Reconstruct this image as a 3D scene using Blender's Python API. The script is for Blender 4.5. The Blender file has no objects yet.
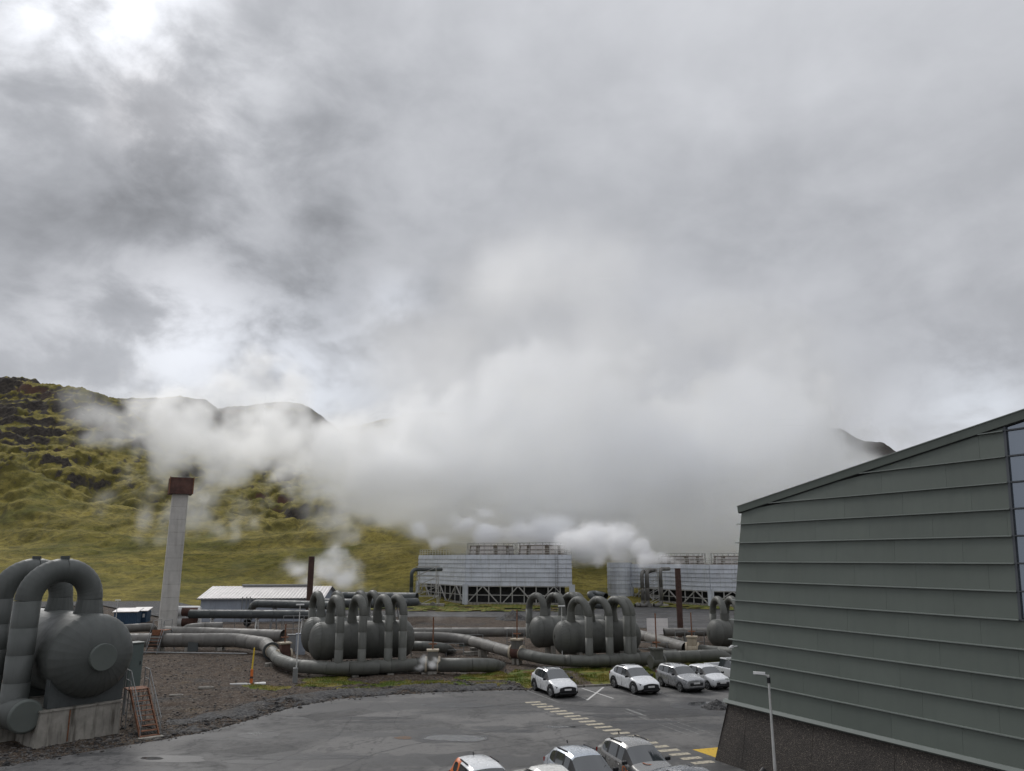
import bpy, bmesh, math, random
import numpy as np
from mathutils import Vector, Matrix
R = math.radians
random.seed(7); rng = np.random.default_rng(7)
SC = bpy.context.scene
C = SC.collection

# ------------------------------------------------------------------ camera
CAM_H, FPX, PITCH = 9.2, 755.0, math.atan(172.5/755.0)
cam_d = bpy.data.cameras.new('camera'); cam = bpy.data.objects.new('camera', cam_d); C.objects.link(cam)
cam.location = (0, 0, CAM_H); cam.rotation_euler = (R(90)+PITCH, 0, 0)
cam_d.sensor_width = 36; cam_d.lens = 36*FPX/1024; cam_d.clip_start = .1; cam_d.clip_end = 6000
SC.camera = cam

def ray(px, py):
    x = (px-512)/FPX; y = -(py-385.5)/FPX; c, s = math.cos(PITCH), math.sin(PITCH)
    return Vector((x, c-y*s, s+y*c))
def at(px, py, Y):                       # point seen at a pixel, Y metres ahead
    d = ray(px, py); return Vector((0, 0, CAM_H)) + d*(Y/d.y)
def gp(px, py, z=0.0):                   # point seen at a pixel on the level z
    d = ray(px, py); return Vector((0, 0, CAM_H)) + d*((z-CAM_H)/d.z)

# ------------------------------------------------------------------ world, sun, exposure
sun_dir = ray(70, -20).normalized()
SUN_EL = math.asin(sun_dir.z); SUN_AZ = math.atan2(sun_dir.x, sun_dir.y)
W = bpy.data.worlds.new('World'); SC.world = W; W.use_nodes = True
def build_world():
    nt = W.node_tree; N = nt.nodes; L = nt.links; N.clear()
    def n(t, **k):
        q = N.new(t)
        for a, b in k.items(): setattr(q, a, b)
        return q
    def sock(v, s):
        if isinstance(v, (int, float)): s.default_value = v
        elif isinstance(v, tuple): s.default_value = v
        else: L.new(v, s)
    def m(op, a, b=0.0, c=None, clamp=False):
        q = n('ShaderNodeMath', operation=op); q.use_clamp = clamp
        sock(a, q.inputs[0]); sock(b, q.inputs[1])
        if c is not None: sock(c, q.inputs[2])
        return q.outputs[0]
    def vm(op, a, b=None, s=None):
        q = n('ShaderNodeVectorMath', operation=op); sock(a, q.inputs[0])
        if b is not None: sock(b, q.inputs[1])
        if s is not None: sock(s, q.inputs['Scale'])
        return q
    def step(v, lo, hi, a=0.0, b=1.0):
        q = n('ShaderNodeMapRange', interpolation_type='SMOOTHSTEP'); sock(v, q.inputs[0])
        for i, x in enumerate((lo, hi, a, b)): q.inputs[i+1].default_value = x
        return q.outputs[0]
    def mixc(f, a, b):
        q = n('ShaderNodeMix', data_type='RGBA'); sock(f, q.inputs[0]); sock(a, q.inputs[6]); sock(b, q.inputs[7]); return q.outputs[2]
    tc = n('ShaderNodeTexCoord'); d = vm('NORMALIZE', tc.outputs['Generated']).outputs[0]
    sx = n('ShaderNodeSeparateXYZ'); L.new(d, sx.inputs[0]); dz = m('MAXIMUM', sx.outputs[2], 0.0)
    den = m('ADD', dz, .34)
    cb = n('ShaderNodeCombineXYZ'); L.new(sx.outputs[0], cb.inputs[0]); L.new(sx.outputs[1], cb.inputs[1]); L.new(m('MULTIPLY', sx.outputs[2], 1.45), cb.inputs[2])
    def noise(scale, det, rough, dist, off):
        q = n('ShaderNodeTexNoise'); L.new(vm('ADD', cb.outputs[0], off).outputs[0], q.inputs['Vector'])
        q.inputs['Scale'].default_value = scale; q.inputs['Detail'].default_value = det; q.inputs['Roughness'].default_value = rough; q.inputs['Distortion'].default_value = dist
        return q.outputs['Fac']
    def lobe(px, py, w, p=2.0):           # 1 in one direction, soft fall-off over w
        r_ = ray(px, py).normalized(); ds = vm('DISTANCE', d, tuple(r_)).outputs['Value']
        q = m('DIVIDE', ds, w); return m('POWER', 2.71828, m('MULTIPLY', m('POWER', q, p), -1.0))
    n1 = noise(3.6, 8, .5, .15, (3.1, 1.7, 0)); n2 = noise(1.7, 4, .5, .1, (7.7, 2.2, 1)); n3 = noise(9.0, 8, .55, .25, (4.2, 8.8, 2))
    ndet = m('ADD', m('MULTIPLY', n1, .6), m('MULTIPLY', n3, .4))
    dark = m('ADD', lobe(90, 190, .26), m('MULTIPLY', lobe(340, 240, .24), .95)); dark = m('ADD', dark, m('MULTIPLY', lobe(930, 285, .17), .6)); dark = m('ADD', dark, m('MULTIPLY', lobe(720, 250, .16), .35)); dark = m('ADD', dark, m('MULTIPLY', lobe(60, 90, .10), .5))
    v = m('ADD', m('MULTIPLY', m('SUBTRACT', n1, .5), .40), m('MULTIPLY', m('SUBTRACT', n2, .5), .34))
    v = m('ADD', v, m('MULTIPLY', m('SUBTRACT', n3, .5), .20))
    v = m('SUBTRACT', v, m('MULTIPLY', m('MULTIPLY', dark, step(ndet, .30, .66, 1.25, .50)), .26))
    base = m('ADD', m('ADD', .485, m('MULTIPLY', v, .62)), step(dz, .12, .75, 0, .085))
    base = m('MULTIPLY', m('MAXIMUM', base, .2), step(dz, .60, 1.0, 1.0, 1.7))
    # glow of the covered sun through the thinner cloud, and the breaks in the cover
    sunv = m('MULTIPLY', m('ADD', lobe(70, -5, .11), m('MULTIPLY', lobe(140, 60, .18), .42)), step(m('SUBTRACT', ndet, m('MULTIPLY', lobe(90, 140, .16), .16)), .40, .56))
    br = m('ADD', lobe(185, 340, .085), m('MULTIPLY', lobe(300, 385, .10), .95)); br = m('ADD', br, m('MULTIPLY', lobe(60, 365, .09), .45))
    br = m('ADD', br, m('MULTIPLY', lobe(990, 425, .07), .9)); br = m('ADD', br, m('MULTIPLY', lobe(165, 118, .05), .8)); br = m('ADD', br, m('MULTIPLY', lobe(395, 305, .04), .5))
    brk = m('MULTIPLY', br, step(m('ADD', n3, m('MULTIPLY', m('SUBTRACT', n1, .5), .35)), .38, .62, .22, 1.0))
    glow = m('ADD', m('MULTIPLY', sunv, .46), m('MULTIPLY', brk, .28))
    lum = m('ADD', base, glow)
    tint = mixc(step(lum, .3, .62), (.940, .972, 1.05, 1), (.962, .985, 1.045, 1))
    col = vm('SCALE', tint, s=lum).outputs[0]
    cloud = n('ShaderNodeBackground'); L.new(col, cloud.inputs['Color']); cloud.inputs['Strength'].default_value = 1.0
    sky = n('ShaderNodeTexSky', sky_type='NISHITA'); sky.sun_disc = False; sky.sun_elevation = SUN_EL; sky.sun_rotation = SUN_AZ
    clear = n('ShaderNodeBackground'); L.new(sky.outputs[0], clear.inputs['Color']); clear.inputs['Strength'].default_value = .1
    mx = n('ShaderNodeMixShader'); L.new(m('MULTIPLY', brk, .18, clamp=True), mx.inputs[0]); L.new(cloud.outputs[0], mx.inputs[1]); L.new(clear.outputs[0], mx.inputs[2])
    out = n('ShaderNodeOutputWorld'); L.new(mx.outputs[0], out.inputs['Surface'])
build_world()
W.cycles.sampling_method = 'MANUAL'; W.cycles.sample_map_resolution = 512
sun_l = bpy.data.lights.new('sun', 'SUN'); sun_l.energy = 1.3; sun_l.angle = R(14); sun_l.color = (1, .975, .94)
sun = bpy.data.objects.new('sun', sun_l); C.objects.link(sun); sun.rotation_euler = sun_dir.to_track_quat('Z', 'Y').to_euler(); sun.location = (0, 0, 60)
SC.view_settings.view_transform = 'Standard'; SC.view_settings.look = 'None'; SC.view_settings.gamma = 1; SC.view_settings.exposure = 0.14
SC.view_settings.use_curve_mapping = False
cy = SC.cycles
cy.max_bounces = 20; cy.diffuse_bounces = 2; cy.glossy_bounces = 2; cy.transmission_bounces = 4; cy.transparent_max_bounces = 8; cy.volume_bounces = 16
cy.use_denoising = True; cy.use_adaptive_sampling = True; cy.adaptive_threshold = .02
cy.volume_step_rate = 2.0; cy.volume_max_steps = 256
cy.caustics_reflective = False; cy.caustics_refractive = False

# ------------------------------------------------------------------ materials
MATS = {}
def lin(r, g, b):
    f = lambda c: (c/255)/12.92 if c/255 <= .04045 else ((c/255+.055)/1.055)**2.4
    return (f(r), f(g), f(b))
class NT:
    def __init__(s, name):
        s.m = bpy.data.materials.new(name); s.m.use_nodes = True; s.t = s.m.node_tree; s.t.nodes.clear()
        s.out = s.n('ShaderNodeOutputMaterial'); s.bs = s.n('ShaderNodeBsdfPrincipled'); s.l(s.bs.outputs[0], s.out.inputs['Surface'])
        s.tc = s.n('ShaderNodeTexCoord'); s.geo = s.n('ShaderNodeNewGeometry')
    def n(s, t, **k):
        q = s.t.nodes.new(t)
        for a, b in k.items(): setattr(q, a, b)
        return q
    def l(s, a, b): s.t.links.new(a, b)
    def set(s, sock, v):
        if hasattr(v, 'is_output') or isinstance(v, bpy.types.NodeSocket): s.l(v, sock)
        else: sock.default_value = v
    def math(s, op, a, b=0.0, clamp=False):
        q = s.n('ShaderNodeMath', operation=op); q.use_clamp = clamp; s.set(q.inputs[0], a); s.set(q.inputs[1], b); return q.outputs[0]
    def map(s, v, sc=(1, 1, 1), loc=(0, 0, 0), rot=(0, 0, 0)):
        q = s.n('ShaderNodeMapping'); s.l(v, q.inputs[0]); q.inputs['Scale'].default_value = sc; q.inputs['Location'].default_value = loc; q.inputs['Rotation'].default_value = rot; return q.outputs[0]
    def noise(s, v, scale, det=6, rough=.55, dist=0.0, col=False):
        q = s.n('ShaderNodeTexNoise'); s.l(v, q.inputs['Vector']); q.inputs['Scale'].default_value = scale; q.inputs['Detail'].default_value = det; q.inputs['Roughness'].default_value = rough; q.inputs['Distortion'].default_value = dist
        return q.outputs['Color' if col else 'Fac']
    def step(s, v, lo, hi, a=0.0, b=1.0):
        q = s.n('ShaderNodeMapRange', interpolation_type='SMOOTHSTEP'); s.l(v, q.inputs[0])
        for i, x in enumerate((lo, hi, a, b)): q.inputs[i+1].default_value = x
        return q.outputs[0]
    def mix(s, f, a, b):
        q = s.n('ShaderNodeMix', data_type='RGBA'); s.set(q.inputs[0], f)
        s.set(q.inputs[6], a if not isinstance(a, tuple) else (*a[:3], 1)); s.set(q.inputs[7], b if not isinstance(b, tuple) else (*b[:3], 1)); return q.outputs[2]
    def bump(s, h, strength=.3, dist=.02):
        q = s.n('ShaderNodeBump'); s.l(h, q.inputs['Height']); q.inputs['Strength'].default_value = strength; q.inputs['Distance'].default_value = dist; s.l(q.outputs[0], s.bs.inputs['Normal']); return q
    def done(s, col, rough=.6, metal=0.0, spec=.5):
        s.set(s.bs.inputs['Base Color'], col if not isinstance(col, tuple) else (*col[:3], 1)); s.set(s.bs.inputs['Roughness'], rough); s.set(s.bs.inputs['Metallic'], metal); s.bs.inputs['Specular IOR Level'].default_value = spec
        return s.m
def paint(name, col, rough=.55, metal=0.0, var=.12, scale=1.2, bump=.08, bscale=14, streak=.0, streak_col=None, spec=.4, coat=0.0, rand=.0):
    t = NT(name); P = t.tc.outputs['Object']
    a = tuple(c*(1-var) for c in col); b = tuple(min(c*(1+var), .95) for c in col)
    c = t.mix(t.step(t.noise(P, scale, 7, .6), .3, .7), a, b)
    if streak:
        s = t.noise(t.map(t.geo.outputs['Position'], (2.6, 2.6, .22)), 1.0, 6, .62)
        c = t.mix(t.math('MULTIPLY', t.step(s, .48, .72), streak), c, streak_col or tuple(x*.35 for x in col))
    if rand:
        oi = t.n('ShaderNodeObjectInfo'); hv = t.n('ShaderNodeHueSaturation'); t.l(c, hv.inputs['Color']); t.l(t.math('ADD', 1-rand, t.math('MULTIPLY', oi.outputs['Random'], 2*rand)), hv.inputs['Value']); c = hv.outputs[0]
    t.bump(t.noise(P, bscale, 5, .6), bump, .03)
    r = t.step(t.noise(P, scale*2.3, 5), .3, .7, max(rough-.1, .03), min(rough+.1, 1))
    if coat: t.bs.inputs['Coat Weight'].default_value = coat; t.bs.inputs['Coat Roughness'].default_value = .04
    MATS[name] = t.done(c, r, metal, spec); return MATS[name]
pipe_green = paint('pipe_jacket', (.092, .094, .083), .6, .0, .14, .8, .25, 1.6, .45, (.045, .044, .038), .5, rand=.10)
pipe_drum = paint('drum_jacket', (.081, .083, .074), .6, .0, .10, .6, .22, 1.2, .3, (.036, .036, .033), .5, rand=.04)
pipe_pale = paint('pipe_pale_jacket', (.140, .134, .122), .62, .0, .15, .8, .2, 1.6, .5, (.075, .064, .052), .45, rand=.10)
pipe_dark = paint('pipe_dark_jacket', (.056, .063, .063), .6, .0, .12, .8, .2, 1.6, .3, (.03, .031, .031), .5, rand=.08)
big_blue = paint('separator_jacket', (.071, .077, .072), .55, .0, .10, .5, .22, 1.1, .35, (.042, .044, .042), .5, rand=.03)
cap_green = paint('cap_green', (.105, .118, .108), .5, 0, .06, 1, .05)
cream = paint('cream_band', (.42, .36, .27), .6, 0, .15, 2, .1, 8, .4, (.2, .13, .08))
steel = paint('galvanised_steel', (.21, .215, .215), .55, .25, .12, 3, .05)
white_steel = paint('pale_steel', (.52, .52, .50), .5, .0, .12, 2, .05, 14, .3, (.25, .2, .16))
rust = paint('rust', (.17, .075, .04), .85, 0, .35, 4, .3)
brown = paint('brown_steel', (.060, .030, .022), .7, 0, .2, 1.5, .1)
rust_red = paint('rust_red_cap', (.088, .043, .033), .75, 0, .3, 1.2, .15, 10, .5, (.05, .028, .025))
concrete = paint('stained_concrete', (.27, .255, .225), .9, 0, .2, 1.3, .25, 12, .95, (.05, .042, .032))
tower_conc = paint('chimney_concrete', (.47, .455, .425), .85, 0, .08, 1.0, .15, 10, .35, (.25, .23, .2), rand=.05)
clad_grey = paint('tower_cladding', (.48, .505, .545), .5, .05, .10, .5, .1, 2.5, .5, (.25, .245, .235), .5, rand=.11)
clad_brown = paint('weathered_timber', (.17, .145, .115), .85, 0, .3, 2, .3, 10, .6, (.06, .05, .04))
frame_white = paint('tower_frame', (.34, .335, .32), .7, 0, .12, 2, .05, 14, .3, (.18, .15, .12))
dark_void = paint('dark_fill', (.022, .022, .022), .9, 0, .3, 2, .1)
hall_green = paint('hall_cladding', (.110, .128, .111), .50, .0, .05, .45, .05, 1.2, .22, (.082, .102, .09), spec=.4, rand=.04)
hall_rib = paint('hall_rib', (.17, .19, .175), .45, .0, .05, .5, .05)
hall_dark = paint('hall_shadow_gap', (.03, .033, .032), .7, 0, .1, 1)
alu = paint('window_aluminium', (.075, .082, .09), .45, .3, .05, 2)
roof_white = paint('white_roof', (.56, .53, .51), .5, .0, .08, .6, .05, 3, .2, (.4, .36, .33))
wall_grey = paint('shed_wall', (.30, .33, .38), .6, 0, .08, .6, .05, 3, .3, (.2, .2, .21))
blue_box = paint('blue_container', (.028, .060, .105), .55, 0, .15, 1, .05)
white_pl = paint('white_plastic', (.66, .66, .65), .5, 0, .06, 2, .03)
dark_pl = paint('dark_plastic', (.018, .018, .02), .5, 0, .15, 3, .02)
orange_p = paint('orange_paint', (.62, .16, .035), .5, 0, .1, 3)
yellow_p = paint('yellow_paint', (.70, .50, .05), .5, 0, .1, 3)
cab_green = paint('cabinet_green', (.10, .125, .118), .5, 0, .08, 1, .05)
shrub_red = paint('soil_red', (.12, .06, .04), .95, 0, .3, 3, .3)
tyre_m = paint('tyre', (.016, .016, .017), .85, 0, .2, 6)
alloy = paint('alloy', (.34, .35, .36), .3, .8, .05, 6)
plate_m = paint('number_plate', (.62, .62, .62), .4, 0, .05, 6)
red_lamp = paint('tail_lamp', (.22, .012, .012), .2, 0, .1, 6, spec=.6)
def carpaint(name, col, metal=.0, rough=.28):
    return paint(name, col, rough, metal, .03, 2, 0, 14, 0, None, .5, 1.0)
car_white = carpaint('car_white', (.66, .67, .68)); car_silver = carpaint('car_silver', (.40, .44, .49), .45); car_grey = carpaint('car_grey', (.23, .225, .215), .5)
car_dgrey = carpaint('car_dark_grey', (.33, .335, .345), .4); car_orange = carpaint('car_orange', (.75, .17, .03)); car_black = carpaint('car_black', (.035, .04, .05), .3)
car_cream = carpaint('car_cream', (.60, .59, .55))
def glassmat(name, col, rough=.06):
    t = NT(name); MATS[name] = t.done(col, rough, 0, .8); t.bs.inputs['Coat Weight'].default_value = .6; t.bs.inputs['Coat Roughness'].default_value = .03; return MATS[name]
car_glass = glassmat('car_glass', (.030, .036, .040)); lamp_glass = glassmat('headlamp_glass', (.10, .105, .11), .10)
hall_glass = glassmat('window_glass', (.19, .22, .26), .05); hall_glass.node_tree.nodes['Principled BSDF'].inputs['Metallic'].default_value = .75

def asphalt_mat(dk=1.0):
    t = NT('asphalt'); P = t.geo.outputs['Position']
    big = t.noise(P, .10, 6, .6, .6); mid = t.noise(P, .7, 6, .6); fine = t.noise(P, 22, 4, .7); agg = t.noise(P, 60, 2, .6)
    tr = t.noise(t.map(P, (.055, .30, 1), (0, 0, 0), (0, 0, R(-20))), 1.0, 6, .6, .3)
    c = t.mix(t.step(mid, .30, .70), (.078, .077, .076), (.138, .134, .129))
    c = t.mix(t.step(big, .44, .56), c, (.172, .167, .160))
    mot = t.noise(P, 2.6, 6, .75); c = t.mix(t.math('MULTIPLY', t.step(mot, .47, .62), .40), c, (.155, .150, .143)); c = t.mix(t.math('MULTIPLY', t.step(mot, .48, .36), .45), c, (.040, .040, .040))
    c = t.mix(t.math('MULTIPLY', t.step(fine, .46, .75), .55), c, (.20, .19, .18)); c = t.mix(t.math('MULTIPLY', t.step(agg, .52, .35), .5), c, (.03, .03, .03))
    if dk < 1: c = t.mix(1-dk, c, (.012, .012, .013))
    damp = t.step(t.math('ADD', t.math('MULTIPLY', tr, .75), t.math('MULTIPLY', mid, .4)), .565, .62)
    c = t.mix(t.math('MULTIPLY', damp, .68), c, (.036, .036, .037))
    crk = t.n('ShaderNodeTexVoronoi', feature='DISTANCE_TO_EDGE'); t.l(t.map(P, (1, 1, 0)), crk.inputs['Vector']); crk.inputs['Scale'].default_value = .16
    w_ = t.math('ADD', crk.outputs['Distance'], t.math('MULTIPLY', t.math('SUBTRACT', mid, .5), .22))
    cr = t.step(t.math('ABSOLUTE', w_), .004, .012, 1, 0); c = t.mix(t.math('MULTIPLY', cr, .35), c, (.03, .03, .03))
    t.bump(t.math('ADD', t.math('MULTIPLY', fine, .5), agg), .45, .012)
    r = t.n('ShaderNodeMix'); t.l(damp, r.inputs[0]); r.inputs[2].default_value = .9; r.inputs[3].default_value = .62
    return t.done(c, r.outputs[0], 0, .32)
asphalt = asphalt_mat(); asphalt_dk = asphalt_mat(.45)
def puddle_mat():
    t = NT('puddle'); return t.done((.035, .035, .036), .10, 0, .35)
puddle = puddle_mat()
def damp_mat():
    t = NT('damp_asphalt'); P = t.geo.outputs['Position']; t.bump(t.noise(P, 40, 3), .35, .01)
    return t.done(t.mix(t.step(t.noise(P, 14, 5, .7), .35, .7), (.024, .024, .025), (.055, .054, .053)), .45, 0, .4)
damp_m = damp_mat()
def gravel_mat():
    t = NT('gravel'); P = t.geo.outputs['Position']
    big = t.noise(P, .12, 6, .62, .4); mid = t.noise(P, 1.1, 6, .65); v = t.n('ShaderNodeTexVoronoi'); t.l(P, v.inputs['Vector']); v.inputs['Scale'].default_value = 9.0
    c = t.mix(t.step(mid, .3, .7), (.044, .032, .024), (.100, .075, .056))
    c = t.mix(t.step(big, .52, .68), c, (.056, .052, .049))
    c = t.mix(t.math('MULTIPLY', t.step(t.noise(P, .35, 7, .7, .5), .55, .68), .55), c, (.135, .098, .058))
    g = t.n('ShaderNodeSeparateColor'); t.l(v.outputs['Color'], g.inputs[0])
    c = t.mix(t.math('MULTIPLY', t.step(g.outputs[0], .55, 1.0), .55), c, (.20, .18, .16))
    c = t.mix(t.math('MULTIPLY', t.step(g.outputs[1], .6, 1.0), .6), c, (.02, .018, .017))
    t.bump(t.math('ADD', v.outputs['Distance'], t.math('MULTIPLY', mid, .8)), .8, .07)
    return t.done(c, .97, 0, .12)
gravel = gravel_mat()
def lava_gravel_mat():
    t = NT('dark_gravel'); P = t.geo.outputs['Position']; v = t.n('ShaderNodeTexVoronoi'); t.l(P, v.inputs['Vector']); v.inputs['Scale'].default_value = 8.0
    g = t.n('ShaderNodeSeparateColor'); t.l(v.outputs['Color'], g.inputs[0])
    c = t.mix(g.outputs[0], (.026, .026, .027), (.098, .096, .095)); c = t.mix(t.math('MULTIPLY', t.step(t.noise(P, .6, 5), .5, .7), .4), c, (.085, .068, .05))
    t.bump(v.outputs['Distance'], .9, .08); return t.done(c, .92, 0, .3)
lava_gravel = lava_gravel_mat()
def rock_mat():
    t = NT('stones'); oi = t.noise(t.tc.outputs['Object'], 2.2, 2)
    return t.done(t.mix(t.step(oi, .35, .65), (.030, .029, .029), (.13, .12, .11)), .9, 0, .3)
rock_m = rock_mat()
def grass_mat():
    t = NT('grass_blades'); P = t.geo.outputs['Position']; a = t.noise(P, .5, 5, .6); b = t.noise(P, 6, 3)
    c = t.mix(t.step(a, .4, .62), (.105, .150, .020), (.25, .205, .042)); c = t.mix(t.math('MULTIPLY', t.step(t.noise(P, .33, 4), .60, .70), .8), c, (.12, .052, .028))
    c = t.mix(t.math('MULTIPLY', b, .5), c, (.035, .050, .010)); return t.done(c, .8, 0, .2)
grass_m = grass_mat()
def turf_mat():
    t = NT('turf'); P = t.geo.outputs['Position']
    c = t.mix(t.step(t.noise(P, .5, 6, .6), .4, .62), (.085, .118, .020), (.195, .16, .040)); c = t.mix(t.step(t.noise(P, 3, 6, .7), .52, .68), c, (.075, .062, .04))
    c = t.mix(t.math('MULTIPLY', t.step(t.noise(P, .33, 4), .60, .70), .8), c, (.12, .055, .03))
    t.bump(t.noise(P, 9, 6, .7), .9, .08); return t.done(c, .95, 0, .2)
turf = turf_mat()
def line_mat(name, col, wear=.5):
    t = NT(name); P = t.geo.outputs['Position']; w = t.step(t.noise(P, 7, 7, .75), .62-.3*wear, .70-.1*wear)
    return t.done(t.mix(w, col, (.10, .098, .094)), .8, 0, .3)
line_w = line_mat('line_white', (.55, .54, .52), .35); line_c = line_mat('line_cream', (.48, .43, .33), .55); line_y = line_mat('line_yellow', (.62, .40, .045), .3); line_f = line_mat('line_faded', (.33, .33, .32), .9)
def granite_mat():
    t = NT('granite_aggregate'); P = t.geo.outputs['Position']; v = t.n('ShaderNodeTexVoronoi'); t.l(P, v.inputs['Vector']); v.inputs['Scale'].default_value = 30.0
    g = t.n('ShaderNodeSeparateColor'); t.l(v.outputs['Color'], g.inputs[0])
    c = t.mix(g.outputs[0], (.036, .031, .028), (.080, .070, .062)); c = t.mix(t.step(g.outputs[1], .86, .94), c, (.14, .12, .10))
    c = t.mix(t.math('MULTIPLY', t.step(t.noise(P, .5, 6, .6), .45, .7), .45), c, (.03, .028, .027))
    t.bump(v.outputs['Distance'], .8, .03); return t.done(c, .85, 0, .35)
granite = granite_mat()
def moss_mat():
    t = NT('moss_hillside'); P = t.geo.outputs['Position']; nrm = t.n('ShaderNodeSeparateXYZ'); t.l(t.geo.outputs['Normal'], nrm.inputs[0])
    a = t.noise(P, .012, 6, .6, .5); b = t.noise(P, .06, 7, .66, .4); f = t.noise(P, .35, 7, .7); ff = t.noise(P, 1.6, 4, .65)
    at_ = t.n('ShaderNodeAttribute', attribute_name='rock')
    c = t.mix(t.step(b, .36, .62), (.145, .125, .026), (.275, .225, .052))
    c = t.mix(t.math('MULTIPLY', t.step(a, .50, .62), .55), c, t.mix(t.step(b, .4, .6), (.075, .092, .018), (.150, .142, .028)))
    c = t.mix(t.math('MULTIPLY', t.step(f, .46, .60), .60), c, (.066, .060, .018))
    c = t.mix(t.math('MULTIPLY', t.step(ff, .50, .66), .42), c, (.030, .029, .012))
    c = t.mix(t.math('MULTIPLY', t.step(nrm.outputs[2], .93, .74), .62), c, (.050, .046, .015))  # darker moss on steep faces; the colour also stands in for weak shading
    # bare lava on steep ground and crags; in hollows its dark also paints shade
    rk = t.math('ADD', t.math('SUBTRACT', t.math('MULTIPLY', at_.outputs['Fac'], 1.0), t.math('MULTIPLY', t.math('SUBTRACT', nrm.outputs[2], .80), 1.9)), t.math('MULTIPLY', t.math('SUBTRACT', b, .5), 1.25))
    rk = t.math('ADD', rk, t.math('MULTIPLY', t.math('SUBTRACT', f, .5), 1.0))
    rockc = t.mix(t.step(f, .3, .7), (.022, .020, .019), (.070, .060, .050)); rockc = t.mix(t.step(t.noise(P, .02, 3), .55, .7), rockc, (.085, .048, .034))
    c = t.mix(t.step(rk, .33, .60), c, rockc)
    t.bump(t.math('ADD', f, t.math('MULTIPLY', ff, .35)), .9, 1.3)
    return t.done(c, .97, 0, .15)
moss = moss_mat()

# ------------------------------------------------------------------ object helpers
def tag(o, label=None, cat=None, group=None, kind=None):
    if label: o['label'] = label
    if cat: o['category'] = cat
    if group: o['group'] = group
    if kind: o['kind'] = kind
    return o
def thing(name, label, cat, loc=(0, 0, 0), rz=0.0, group=None):
    o = bpy.data.objects.new(name, None); C.objects.link(o); o.empty_display_size = .3
    o.location = loc; o.rotation_euler = (0, 0, rz); tag(o, label, cat, group); return o
def link(name, me, mat, parent=None, loc=None, rot=None):
    o = bpy.data.objects.new(name, me); C.objects.link(o)
    if mat is not None and not me.materials:
        me.materials.append(mat)
    if parent is not None: o.parent = parent
    if loc is not None: o.location = loc
    if rot is not None: o.rotation_euler = rot
    return o
def basis(z, up=Vector((0, 0, 1))):
    z = Vector(z).normalized(); x = up.cross(z)
    if x.length < 1e-4: x = Vector((1, 0, 0))
    x.normalize(); return x, z.cross(x), z
class MB:
    def __init__(s, off=(0, 0, 0)): s.v = []; s.f = []; s.sm = []; s.off = Vector(off)
    def add(s, vs, fs, smooth=False):
        b = len(s.v); s.v += [tuple(Vector(q)-s.off) for q in vs]; s.f += [tuple(b+i for i in q) for q in fs]; s.sm += [smooth]*len(fs); return s
    def hexa(s, p):                                   # 8 corners: bottom ring 0-3, top ring 4-7 (counter-clockwise from above)
        return s.add(p, [(3, 2, 1, 0), (4, 5, 6, 7), (0, 1, 5, 4), (1, 2, 6, 5), (2, 3, 7, 6), (3, 0, 4, 7)])
    def box(s, c, d, rz=0.0, bev=0.0):
        c = Vector(c); hx, hy, hz = d[0]/2, d[1]/2, d[2]/2; m = Matrix.Rotation(rz, 3, 'Z')
        if bev <= 0:
            return s.hexa([c+m@Vector(q) for q in ((-hx, -hy, -hz), (hx, -hy, -hz), (hx, hy, -hz), (-hx, hy, -hz), (-hx, -hy, hz), (hx, -hy, hz), (hx, hy, hz), (-hx, hy, hz))])
        bm = bmesh.new(); bmesh.ops.create_cube(bm, size=1)
        for v in bm.verts: v.co = Vector((v.co.x*d[0], v.co.y*d[1], v.co.z*d[2]))
        bmesh.ops.bevel(bm, geom=list(bm.edges), offset=bev, segments=2, affect='EDGES', profile=.5)
        bm.verts.index_update(); s.add([c+m@v.co for v in bm.verts], [[v.index for v in f.verts] for f in bm.faces]); bm.free(); return s
    def bar(s, a, b, w, h=None, up=Vector((0, 0, 1))):  # rectangular bar from a to b
        a = Vector(a); b = Vector(b); h = h or w; x, y, z = basis(b-a, up); p = []
        for q in (a, b): p += [q-x*w/2-y*h/2, q+x*w/2-y*h/2, q+x*w/2+y*h/2, q-x*w/2+y*h/2]
        return s.hexa(p)
    def tube(s, a, b, r0, r1=None, n=12, caps=True, smooth=True):
        r1 = r0 if r1 is None else r1; a = Vector(a); b = Vector(b); x, y, z = basis(b-a)
        vs = [q+(x*math.cos(t)+y*math.sin(t))*r for q, r in ((a, r0), (b, r1)) for t in [2*math.pi*i/n for i in range(n)]]
        s.add(vs, [(i, (i+1) % n, n+(i+1) % n, n+i) for i in range(n)], smooth)
        if caps: s.add(vs[:n], [tuple(reversed(range(n)))]); s.add(vs[n:], [tuple(range(n))])
        return s
    def rings(s, rr, n=20, smooth=True, caps=(False, False)):   # list of (centre, x, y, radius)
        vs = [c+(x*math.cos(2*math.pi*i/n)+y*math.sin(2*math.pi*i/n))*r for c, x, y, r in rr for i in range(n)]
        fs = [(k*n+i, k*n+(i+1) % n, (k+1)*n+(i+1) % n, (k+1)*n+i) for k in range(len(rr)-1) for i in range(n)]
        s.add(vs, fs, smooth)
        if caps[0]: s.add(vs[:n], [tuple(reversed(range(n)))])
        if caps[1]: s.add(vs[-n:], [tuple(range(n))])
        return s
    def poly(s, pts, h):                                # upright prism over a plan polygon, pts with z, counter-clockwise
        n = len(pts); b = [Vector(p) for p in pts]; t = [p+Vector((0, 0, h)) for p in b]
        return s.add(b+t, [tuple(reversed(range(n))), tuple(range(n, 2*n))]+[(i, (i+1) % n, n+(i+1) % n, n+i) for i in range(n)])
    def mesh(s, name='m'):
        me = bpy.data.meshes.new(name); me.from_pydata(s.v, [], s.f); me.polygons.foreach_set('use_smooth', s.sm); me.update(); return me
    def build(s, name, mat, parent=None, loc=None, rot=None): return link(name, s.mesh(name), mat, parent, loc, rot)
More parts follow.
